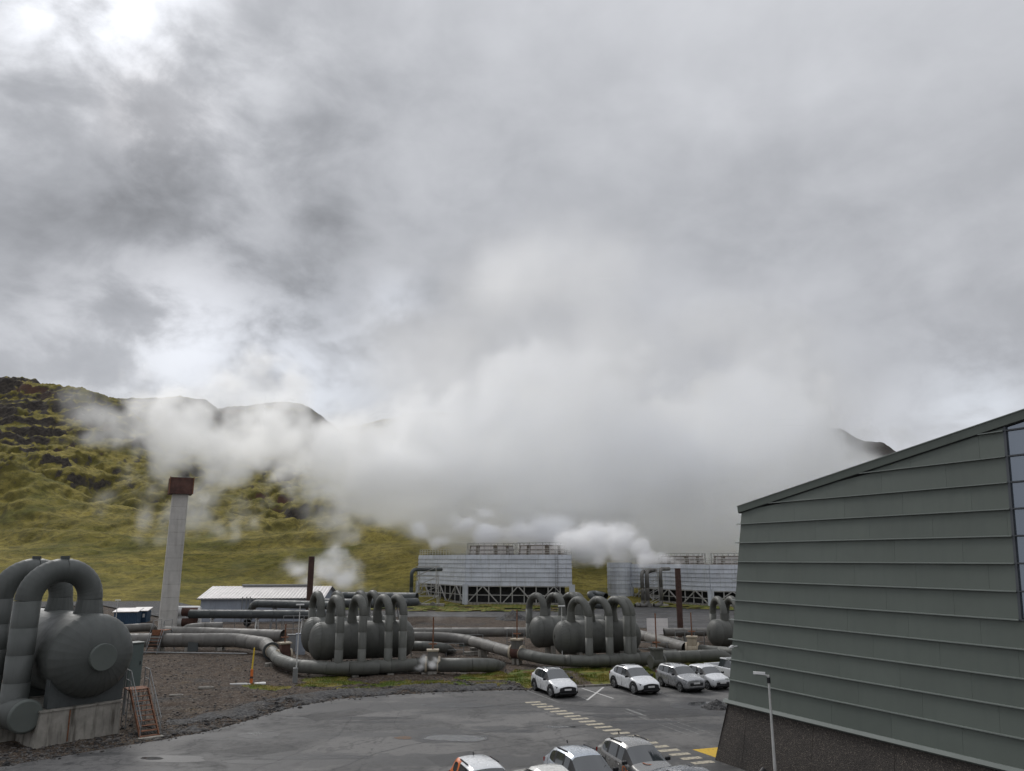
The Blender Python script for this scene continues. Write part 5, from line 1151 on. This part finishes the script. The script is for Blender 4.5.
            for i in range(n+1):
                a = math.pi*(-.08+1.16*i/n); ca, sa = math.cos(a), math.sin(a); vs_ += [Vector((x+ca*ri, s*(yo-.25), wr+sa*ri)), Vector((x+ca*ri, s*yo, wr+sa*ri)), Vector((x+ca*ro, s*(yo-.004-max(0, sa)*.012), wr+sa*ro)), Vector((x+ca*ro, s*(yo-.08), wr+sa*ro))]
            m = MB(); m.add(vs_, [(4*i+j, 4*i+j+1, 4*i+5+j, 4*i+4+j) for i in range(n) for j in range(3)]); m.build('wheel_arch', clad or dark_pl, root)
            m = MB(); m.add([Vector((x+math.cos(2*math.pi*i/20)*ri, s*(W2-.06-.16), wr+math.sin(2*math.pi*i/20)*ri)) for i in range(20)], [tuple(range(20))]); m.build('wheel_well', dark_void, root)
    fr = L_/2; zs = st[1][2]
    for s in (-1, 1):
        m = MB(); y0, y1 = s*.40, s*(st[1][4]-.03); z = zs-.07
        m.hexa([Vector(q) for q in ((fr-.13, y1, z-.05), (fr+.005, y0, z-.05), (fr-.12, y0, z-.05), (fr-.40, y1*1.07, z-.03), (fr-.14, y1, z+.07), (fr-.02, y0, z+.03), (fr-.16, y0, z+.04), (fr-.46, y1*1.08, z+.11))]); m.build('headlight', lamp_glass, root)
        zr = st[-3][2]; m = MB(); m.hexa([Vector(q) for q in ((-fr+.05, s*.45, zr-.22), (-fr+.24, s*(st[-3][4]+.02), zr-.20), (-fr+.30, s*(st[-3][4]-.05), zr-.20), (-fr+.12, s*.45, zr-.2), (-fr+.08, s*.45, zr-.10), (-fr+.24, s*(st[-3][4]+.02), zr-.04), (-fr+.30, s*(st[-3][4]-.05), zr-.04), (-fr+.14, s*.45, zr-.08))]); m.build('tail_light', red_lamp, root)
        mx = fr-st[4][0]-.30; mz = st[5][2]+.06; m = MB(); m.box((mx, s*(W2+.09), mz), (.14, .22, .15), s*.15, .04); m.build('mirror', clad or dark_pl, root)
        m = MB(); m.bar((fr-st[7][0], s*(st[7][5]+.01), st[7][3]-.005), (fr-st[10][0]-.1, s*(st[10][5]+.005), st[10][3]-.01), .035, .04)
        if kind in ('suv', 'box'): m.build('roof_rail', dark_pl, root)
        for dx in (2.30, 3.15): m = MB(); m.box((fr-dx*L_/4.65, s*(W2-.006), st[7][2]-.18), (.17, .03, .03)); m.build('door_handle', paint_m, root)
        for dx in (1.42, 2.5, 3.42): m = MB(); xx = fr-dx*L_/4.65; m.bar((xx, s*(W2-.013), .36), (xx-.04, s*(W2-.026), st[7][2]-.10), .03, .012, Vector((1, 0, 0))); m.build('door_gap', dark_pl, root)
    m = MB(); m.box((fr-.03, 0, st[0][2]-.20), (.10, 1.05, .20), 0, .03); m.build('grille', dark_pl, root)
    m = MB(); m.box((fr+.005, 0, st[0][2]-.13), (.05, .50, .11)); m.build('number_plate', plate_m, root)
    m = MB(); m.box((-fr-.0, 0, st[-1][2]-.16), (.05, .50, .11)); m.build('number_plate', plate_m, root)
    m = MB(); m.box((fr-.07, 0, .33), (.20, 1.15, .10), 0, .04); m.build('front_bumper', clad or dark_pl, root)
    m = MB(); m.box((-fr+.10, 0, .40), (.22, 1.4, .2), 0, .05); m.build('rear_bumper', clad or dark_pl, root)
    xa = fr-st[4][0]-.02
    for y in (-.35, .25): m = MB(); m.bar((xa-.05, y, st[4][3]+.035), (xa-.27, y+.32, st[4][3]+.185), .018); m.build('wiper', dark_pl, root)
    if kind != 'sedan': m = MB(); m.bar((-fr+L_*.17, 0, st[10][3]+.03), (-fr+L_*.155, 0, st[10][3]+.13), .03, .06); m.build('antenna', dark_pl, root)
    m = MB(); m.box((0, 0, .26), (L_*.9, K['W']*.82, .16)); m.build('underbody', dark_void, root)
    return root
HEAD = R(-69)
def put(car, label, loc, head, group):
    car.location = loc; car.rotation_euler = (0, 0, head); car['label'] = label; car['group'] = group; return car
GB, GF = 'cars parked along the kerb', 'cars parked in the front row'
def lot_pt(px, py): q = gp(px, py); return Vector((q.x, q.y, .004))
suv_w = make_car('suv', car_white, None, dark_pl)
put(suv_w, 'white crossover with black wheel arches and dark panoramic roof, leftmost parked along the kerb', lot_pt(554, 693.2), HEAD, GB)
for ch in suv_w.children:
    if ch.name.split('.')[0] == 'roof': ch.data.materials[0] = car_glass
suv_w2 = copy_tree(suv_w); put(suv_w2, 'white crossover with black wheel arches and white roof, second along the kerb', lot_pt(634.5, 690.3), HEAD, GB)
for ch in suv_w2.children:
    if ch.name.split('.')[0] == 'roof': ch.data = ch.data.copy(); ch.data.materials[0] = car_white
put(make_car('box', car_dgrey, None, None, None, dark_pl), 'grey boxy small off-roader, third along the kerb', lot_pt(680.5, 688.6), HEAD, GB)
put(make_car('hatch', car_white, None, None, None, dark_pl), 'small white hatchback parked right of the grey off-roader', lot_pt(708, 686.6), HEAD, GB)
# pickup: only its tail shows past the hall
def pickup():
    b = lot_pt(735.5, 682.8); t = thing('pickup_truck', 'white pickup truck mostly hidden behind the corner of the hall', 'pickup', b, HEAD, GB); W2 = .92
    def bx(n, c, d, mt, bev=.05): m = MB(); m.box(c, d, 0, bev); return m.build(n, mt, t)
    bx('cargo_floor', (-1.75, 0, .62), (1.9, 1.7, .12), dark_pl)
    for s in (-1, 1): bx('cargo_side', (-1.75, s*.86, .82), (1.9, .14, .66), car_white)
    bx('tailgate', (-2.68, 0, .82), (.1, 1.74, .64), car_white); bx('rear_bumper', (-2.72, 0, .48), (.2, 1.6, .18), steel); bx('front_body', (1.55, 0, .76), (2.1, 1.84, .62), car_white, .12); bx('cab_body', (-.1, 0, .80), (1.6, 1.84, .66), car_white, .06)
    m = MB(); m.hexa([Vector(q) for q in ((-.9, -.84, 1.1), (1.0, -.84, 1.1), (1.0, .84, 1.1), (-.9, .84, 1.1), (-.75, -.68, 1.68), (.25, -.68, 1.68), (.25, .68, 1.68), (-.75, .68, 1.68))]); m.build('cab_windows', car_glass, t); bx('roof', (-.25, 0, 1.71), (1.15, 1.42, .09), car_white, .04)
    for x in (-1.75, 1.55):
        for s in (-1, 1):
            whl = bpy.data.objects.new('wheel', None); C.objects.link(whl); whl.parent = t; whl.empty_display_size = .1
            m = MB(); m.tube((x, s*.70, .39), (x, s*.94, .39), .39, n=28); m.build('tyre', tyre_m, whl); m = MB(); m.tube((x, s*.93, .39), (x, s*.95, .39), .25, n=20); m.build('rim', alloy, whl)
            m = MB(); n = 14; vs = []
            for i in range(n+1): a = math.pi*i/n; vs += [Vector((x+math.cos(a)*.42, s*.935, .39+math.sin(a)*.42)), Vector((x+math.cos(a)*.52, s*.937, .39+math.sin(a)*.50))]
            m.add(vs, [(2*i, 2*i+1, 2*i+3, 2*i+2) for i in range(n)]); m.build('wheel_arch', dark_pl, t)
    for s in (-1, 1): bx('tail_light', (-2.70, s*.86, .95), (.12, .12, .34), red_lamp, .02)
pickup()
# front row, only upper halves in view
F0 = lambda px, py, z: Vector((gp(px, py, z).x, gp(px, py, z).y, .004))
grey = put(make_car('suv', car_grey, None, dark_pl), 'grey crossover with orange lettering on bonnet and door, in the front row', F0(637, 743, 1.6), HEAD, GF)
def letters(txt, size, loc, rot, parent):
    cu = bpy.data.curves.new('lettering', 'FONT'); cu.body = txt; cu.size = size; cu.extrude = .002; cu.align_x = 'CENTER'; o = bpy.data.objects.new('tmp', cu); C.objects.link(o)
    dg = bpy.context.evaluated_depsgraph_get(); me = bpy.data.meshes.new_from_object(o.evaluated_get(dg)); bpy.data.objects.remove(o); me.materials.clear(); q = link('lettering', me, orange_p, parent); q.location = loc; q.rotation_euler = rot; return q
letters('On', .62, (1.28, 0.0, 1.045), (R(-7), R(0), R(-90)), grey).rotation_euler = (0, R(8.5), R(90))
letters('On', .42, (.62, -.945, .62), (R(90), 0, 0), grey)
put(make_car('suv', car_silver, None, None, None, dark_pl), 'silver blue crossover between the white saloon and the grey crossover', F0(584, 753, 1.6), HEAD, GF)
put(make_car('sedan', car_cream, None, None, None, dark_pl), 'off-white saloon facing away, left of the silver crossover in the front row', F0(546, 765, 1.42), HEAD+math.pi, GF)
put(make_car('box', car_white, None, None, car_orange, dark_pl), 'white car with bright orange tail, leftmost of the front row', F0(485, 765, 1.6), HEAD, GF)
put(make_car('sedan', car_black, None, None, None, dark_pl), 'dark car whose roof just shows at the bottom edge, rightmost of the front row', F0(697, 771, 1.44), HEAD, GF)

# ------------------------------------------------------------------ steam
def steam_mat(name, dens, aniso=.25, col=.985):
    m = bpy.data.materials.new(name); m.use_nodes = True; nt = m.node_tree; nt.nodes.clear()
    o = nt.nodes.new('ShaderNodeOutputMaterial'); v = nt.nodes.new('ShaderNodeVolumePrincipled'); v.inputs['Color'].default_value = (col*.992, col*.996, col*1.003, 1); v.inputs['Density'].default_value = dens; v.inputs['Anisotropy'].default_value = aniso
    nt.links.new(v.outputs[0], o.inputs['Volume']); return m
def steam(name, label, blobs, vox, mat, amp, nscale, edge, warp=.0, seed=0.0, det=5, stretch=(1, 1, 1), pad=1.25, billow=.45, low=.55, iv0=.35):
    """soft cloud: union of ellipsoids (centre, radii, weight) roughened by noise, as a voxel volume"""
    bl = [(Vector(c), Vector(r), w) for c, r, w in blobs]
    lo = Vector([min(c[i]-r[i]*pad for c, r, w in bl) for i in range(3)]); hi = Vector([max(c[i]+r[i]*pad for c, r, w in bl) for i in range(3)]); lo.z = max(lo.z, .1)
    org = Vector(((lo.x+hi.x)/2, (lo.y+hi.y)/2, lo.z))
    g = bpy.data.node_groups.new(name+'_field', 'GeometryNodeTree'); g.interface.new_socket('Geometry', in_out='INPUT', socket_type='NodeSocketGeometry'); g.interface.new_socket('Geometry', in_out='OUTPUT', socket_type='NodeSocketGeometry')
    N = g.nodes; L = g.links; out = N.new('NodeGroupOutput')
    def setv(s, v):
        if isinstance(v, bpy.types.NodeSocket): L.new(v, s)
        else: s.default_value = v
    def m(op, a, b=0.0, clamp=False):
        q = N.new('ShaderNodeMath'); q.operation = op; q.use_clamp = clamp; setv(q.inputs[0], a); setv(q.inputs[1], b); return q.outputs[0]
    def vm(op, a, b=None, s=None, o=0):
        q = N.new('ShaderNodeVectorMath'); q.operation = op; setv(q.inputs[0], a)
        if b is not None: setv(q.inputs[1], b)
        if s is not None: q.inputs['Scale'].default_value = s
        return q.outputs[o]
    def noise(v, scale, det, rough=.55, col=False):
        q = N.new('ShaderNodeTexNoise'); L.new(v, q.inputs['Vector']); q.inputs['Scale'].default_value = scale; q.inputs['Detail'].default_value = det; q.inputs['Roughness'].default_value = rough; q.inputs['Distortion'].default_value = .25; return q.outputs['Color' if col else 'Fac']
    P = N.new('GeometryNodeInputPosition').outputs[0]; Ps = vm('ADD', vm('MULTIPLY', P, stretch), (seed, seed*.7, -seed*.3))
    Q = vm('ADD', P, vm('SCALE', vm('SUBTRACT', noise(Ps, nscale*.55, 3, .5, True), (.5, .5, .5)), s=warp)) if warp else P
    S = None
    for c, r, w in bl:
        c = c-org; d = vm('LENGTH', vm('DIVIDE', vm('SUBTRACT', Q, tuple(c)), tuple(r)), o=1)
        s = m('MULTIPLY', m('SUBTRACT', 1.0, d), w)
        if S is None: S = s
        else:
            q = N.new('ShaderNodeMath'); q.operation = 'SMOOTH_MAX'; L.new(S, q.inputs[0]); L.new(s, q.inputs[1]); q.inputs[2].default_value = .15; S = q.outputs[0]
    def voro(v, scale, det=2.0):
        q = N.new('ShaderNodeTexVoronoi'); q.feature = 'F1'; L.new(v, q.inputs['Vector']); q.inputs['Scale'].default_value = scale; q.inputs['Detail'].default_value = det; q.inputs['Roughness'].default_value = .55; q.inputs['Lacunarity'].default_value = 2.2; q.normalize = True; return q.outputs['Distance']
    Pw = vm('ADD', Ps, vm('SCALE', vm('SUBTRACT', noise(Ps, nscale*1.5, 3, .6, True), (.5, .5, .5)), s=.8/nscale*.35))
    bil = m('SUBTRACT', .34, voro(Pw, nscale*1.1))
    val = m('ADD', S, m('ADD', m('MULTIPLY', m('SUBTRACT', noise(Ps, nscale, det, .66), .52), amp*.55), m('MULTIPLY', bil, amp*billow)))
    val = m('ADD', val, m('MULTIPLY', m('SUBTRACT', noise(vm('ADD', Ps, (31.7, 11.3, 5.1)), nscale*.38, 3, .5), .5), amp*low))
    mr = N.new('ShaderNodeMapRange'); mr.interpolation_type = 'SMOOTHERSTEP'; L.new(val, mr.inputs[0]); mr.inputs[1].default_value = 0; mr.inputs[2].default_value = edge; mr.inputs[3].default_value = 0; mr.inputs[4].default_value = 1
    vc = N.new('GeometryNodeVolumeCube'); iv = N.new('ShaderNodeMapRange'); L.new(noise(vm('ADD', Ps, (7.3, 3.9, 1.7)), nscale*1.3, 6, .62), iv.inputs[0]); iv.inputs[1].default_value = .36; iv.inputs[2].default_value = .64; iv.inputs[3].default_value = iv0; iv.inputs[4].default_value = 1.0
    L.new(m('MULTIPLY', mr.outputs[0], iv.outputs[0]), vc.inputs['Density']); vc.inputs['Background'].default_value = 0
    a, b = lo-org, hi-org; vc.inputs['Min'].default_value = a; vc.inputs['Max'].default_value = b
    for i, ax in enumerate('XYZ'): vc.inputs['Resolution '+ax].default_value = max(8, int((b[i]-a[i])/vox))
    sm = N.new('GeometryNodeSetMaterial'); sm.inputs['Material'].default_value = mat; L.new(vc.outputs[0], sm.inputs[0]); L.new(sm.outputs[0], out.inputs[0])
    me = bpy.data.meshes.new(name); me.from_pydata([(0, 0, 0)], [], []); o = link(name, me, mat); o.location = org
    md = o.modifiers.new('volume', 'NODES'); md.node_group = g; tag(o, label, 'steam', None, 'stuff'); return o
def pb(px, py, Y, rx, ry, rd, w=1.0):       # one ellipsoid of steam, size given in metres at its own distance
    c = at(px, py, Y); k = Y/FPX*1.0; return (c, (rx*k, rd, ry*k), w)
def all_steam():
    big = steam_mat('steam_bank', .13, .68, .992); mid = steam_mat('steam_puff', 1.2, .35, .995); thin = steam_mat('steam_wisp', .10, .35, .995); small = steam_mat('steam_jet', 3.0, .3, .995); soft = steam_mat('steam_veil', .075, .7, .98)
    Y = 255
    steam('steam_plume', 'huge pale steam plume drifting above the cooling towers and hillside', [
        pb(235, 450, Y+25, 74, 46, 24, .44), pb(300, 452, Y+15, 90, 50, 28, .55), pb(205, 432, Y+25, 50, 30, 20, .30), pb(370, 460, Y, 95, 54, 36, .85), pb(340, 490, Y, 64, 28, 20, .7),
        pb(450, 455, Y, 120, 62, 42, .9), pb(430, 494, Y, 100, 38, 28, .95), pb(560, 460, Y, 140, 78, 48, .9), pb(560, 515, Y-10, 160, 50, 36, .9), pb(660, 462, Y, 140, 82, 48, .95), pb(690, 525, Y-10, 130, 56, 38),
        pb(760, 465, Y, 110, 68, 42), pb(808, 482, Y, 76, 46, 34, .85), pb(850, 507, Y, 80, 50, 32), pb(530, 425, Y, 80, 56, 34, .55), pb(640, 415, Y, 90, 60, 34, .55), pb(470, 425, Y, 70, 46, 30, .45), pb(740, 420, Y, 80, 50, 34, .5)],
        1.4, big, 2.3, .048, .42, 14, 3.0, 8, billow=.85, low=1.35, iv0=.2, pad=1.75)
    steam('steam_plume', 'brighter billows rolling in front of the great plume above the towers', [
        pb(470, 470, 214, 80, 50, 12, .42), pb(550, 460, 214, 90, 60, 14, .45), pb(640, 470, 214, 90, 60, 14, .45), pb(700, 500, 212, 80, 50, 13, .45), pb(760, 480, 214, 70, 50, 12, .4), pb(380, 470, 222, 70, 40, 12, .36), pb(560, 515, 208, 90, 36, 11, .42), pb(600, 410, 220, 80, 44, 13, .34), pb(800, 470, 222, 60, 40, 12, .34)],
        1.1, steam_mat('front_steam', .20, .45, .988), 2.6, .075, .7, 9, 23.0, 8, billow=.6, low=.8, iv0=.3)
    steam('steam_plume', 'thin upper veil of steam rising from the great plume into the cloud', [
        pb(600, 370, Y-6, 240, 100, 50), pb(450, 395, Y-6, 150, 70, 44, .9), pb(740, 395, Y-6, 160, 80, 46, .9), pb(560, 290, Y, 230, 90, 44, .75), pb(700, 330, Y, 180, 80, 44, .8), pb(430, 350, Y, 150, 70, 40, .7)], 2.4, soft, 1.9, .026, 1.2, 18, 9.0, 7, billow=.3)
    steam('steam_wisp', 'ragged steam drifting across the dark crags at upper left', [
        pb(95, 415, 335, 46, 22, 14), pb(140, 428, 335, 55, 24, 14), pb(75, 398, 335, 34, 14, 10, .8), pb(185, 440, 325, 46, 26, 14), pb(170, 412, 335, 34, 16, 10, .7), pb(90, 440, 335, 30, 16, 10, .6)], 1.3, steam_mat('steam_crag', .07, .35, .995), 3.2, .05, 1.1, 16, 17.0, 8, billow=.3)
    steam('steam_veil', 'grey veil of mist in front of the distant ridges at left', [pb(150, 425, 740, 110, 34, 60), pb(270, 432, 740, 110, 40, 60), pb(390, 430, 740, 110, 44, 60), pb(330, 440, 740, 150, 40, 60)], 7, steam_mat('ridge_mist', .0045, .3, .995), 1.6, .012, .8, 30, 27.0, 6)
    steam('steam_puff', 'white billows curling off the fans of the left cooling tower', [
        pb(425, 532, 174, 14, 9, 4), pb(440, 538, 172, 18, 9, 5), pb(462, 526, 172, 22, 13, 6), pb(490, 533, 170, 24, 13, 6), pb(520, 528, 170, 26, 16, 6), pb(548, 530, 168, 26, 18, 6), pb(566, 545, 166, 18, 18, 5), pb(480, 515, 172, 24, 9, 5, .8), pb(586, 548, 166, 20, 16, 5)], .38, mid, 3.6, .22, 1.1, 5, 31.0, 8, billow=.25)
    steam('steam_puff', 'bright white steam streaming left from the top of the brown vent stack', [
        pb(678, 565.5, 91, 4.5, 3.5, .5), pb(671, 561, 91.5, 8, 6, .9), pb(659, 558, 93, 11, 8, 1.2), pb(648, 560, 94, 10, 7, 1.2), pb(640, 548, 96, 15, 12, 1.8), pb(622, 541, 99, 20, 15, 2.4), pb(600, 537, 103, 24, 18, 3), pb(618, 556, 99, 17, 11, 2), pb(578, 540, 107, 24, 16, 3), pb(596, 560, 103, 16, 10, 2, .8)], .24, steam_mat('stack_steam', 1.3, .35, .997), 2.6, .55, .75, 2.0, 47.0, 8, billow=.35)
    steam('steam_puff', 'loose steam rising behind the white roofed shed and vent stack', [
        pb(294, 571, 138, 20, 14, 4), pb(325, 568, 138, 26, 20, 5), pb(344, 579, 138, 26, 15, 5), pb(308, 584, 138, 24, 11, 4), pb(364, 588, 138, 20, 8, 4, .8), pb(330, 553, 138, 17, 11, 4, .8)], .40, steam_mat('shed_steam', .55, .35, .995), 3.6, .24, 1.2, 5.0, 53.0, 8, billow=.25)
    steam('steam_wisp', 'faint steam wisp rising on the moss slope right of the chimney', [pb(232, 541, 165, 15, 9, 3), pb(220, 533, 165, 10, 6, 2, .8), pb(240, 560, 160, 26, 10, 3, .45)], .5, thin, 3.2, .16, 1.2, 5, 61.0, 7, billow=.2)
    steam('steam_wisp', 'faint steam wisps drifting behind the top of the chimney', [pb(150, 520, 112, 12, 20, 2), pb(156, 492, 112, 12, 10, 2, .9), pb(146, 540, 112, 11, 10, 2, .8), pb(204, 500, 112, 16, 10, 2, .8), pb(172, 484, 112, 14, 6, 2, .6)], .45, steam_mat('chimney_steam', .15, .35, .995), 3.2, .2, 1.2, 5, 71.0, 7, billow=.2)
    steam('steam_jet', 'small white steam jet at the foot of the brown valve', [pb(433, 665, 62.6, 6, 6, .45), pb(420, 668, 62.6, 6, 5, .4, .8), pb(436, 660, 62.8, 5, 4, .4, .8), pb(424, 660, 63, 5, 6, .4, .55)], .07, small, 2.0, 1.6, .8, .35, 83.0, 5)
    steam('steam_wisp', 'thin steam wisps creeping over the service road', [pb(435, 617, 112, 18, 7, 2), pb(462, 615, 112, 14, 8, 2), pb(410, 612, 116, 16, 6, 2, .7), pb(430, 645, 80, 14, 9, 1.5, .5)], .45, thin, 2.4, .25, .9, 2, 91.0, 5)
all_steam()
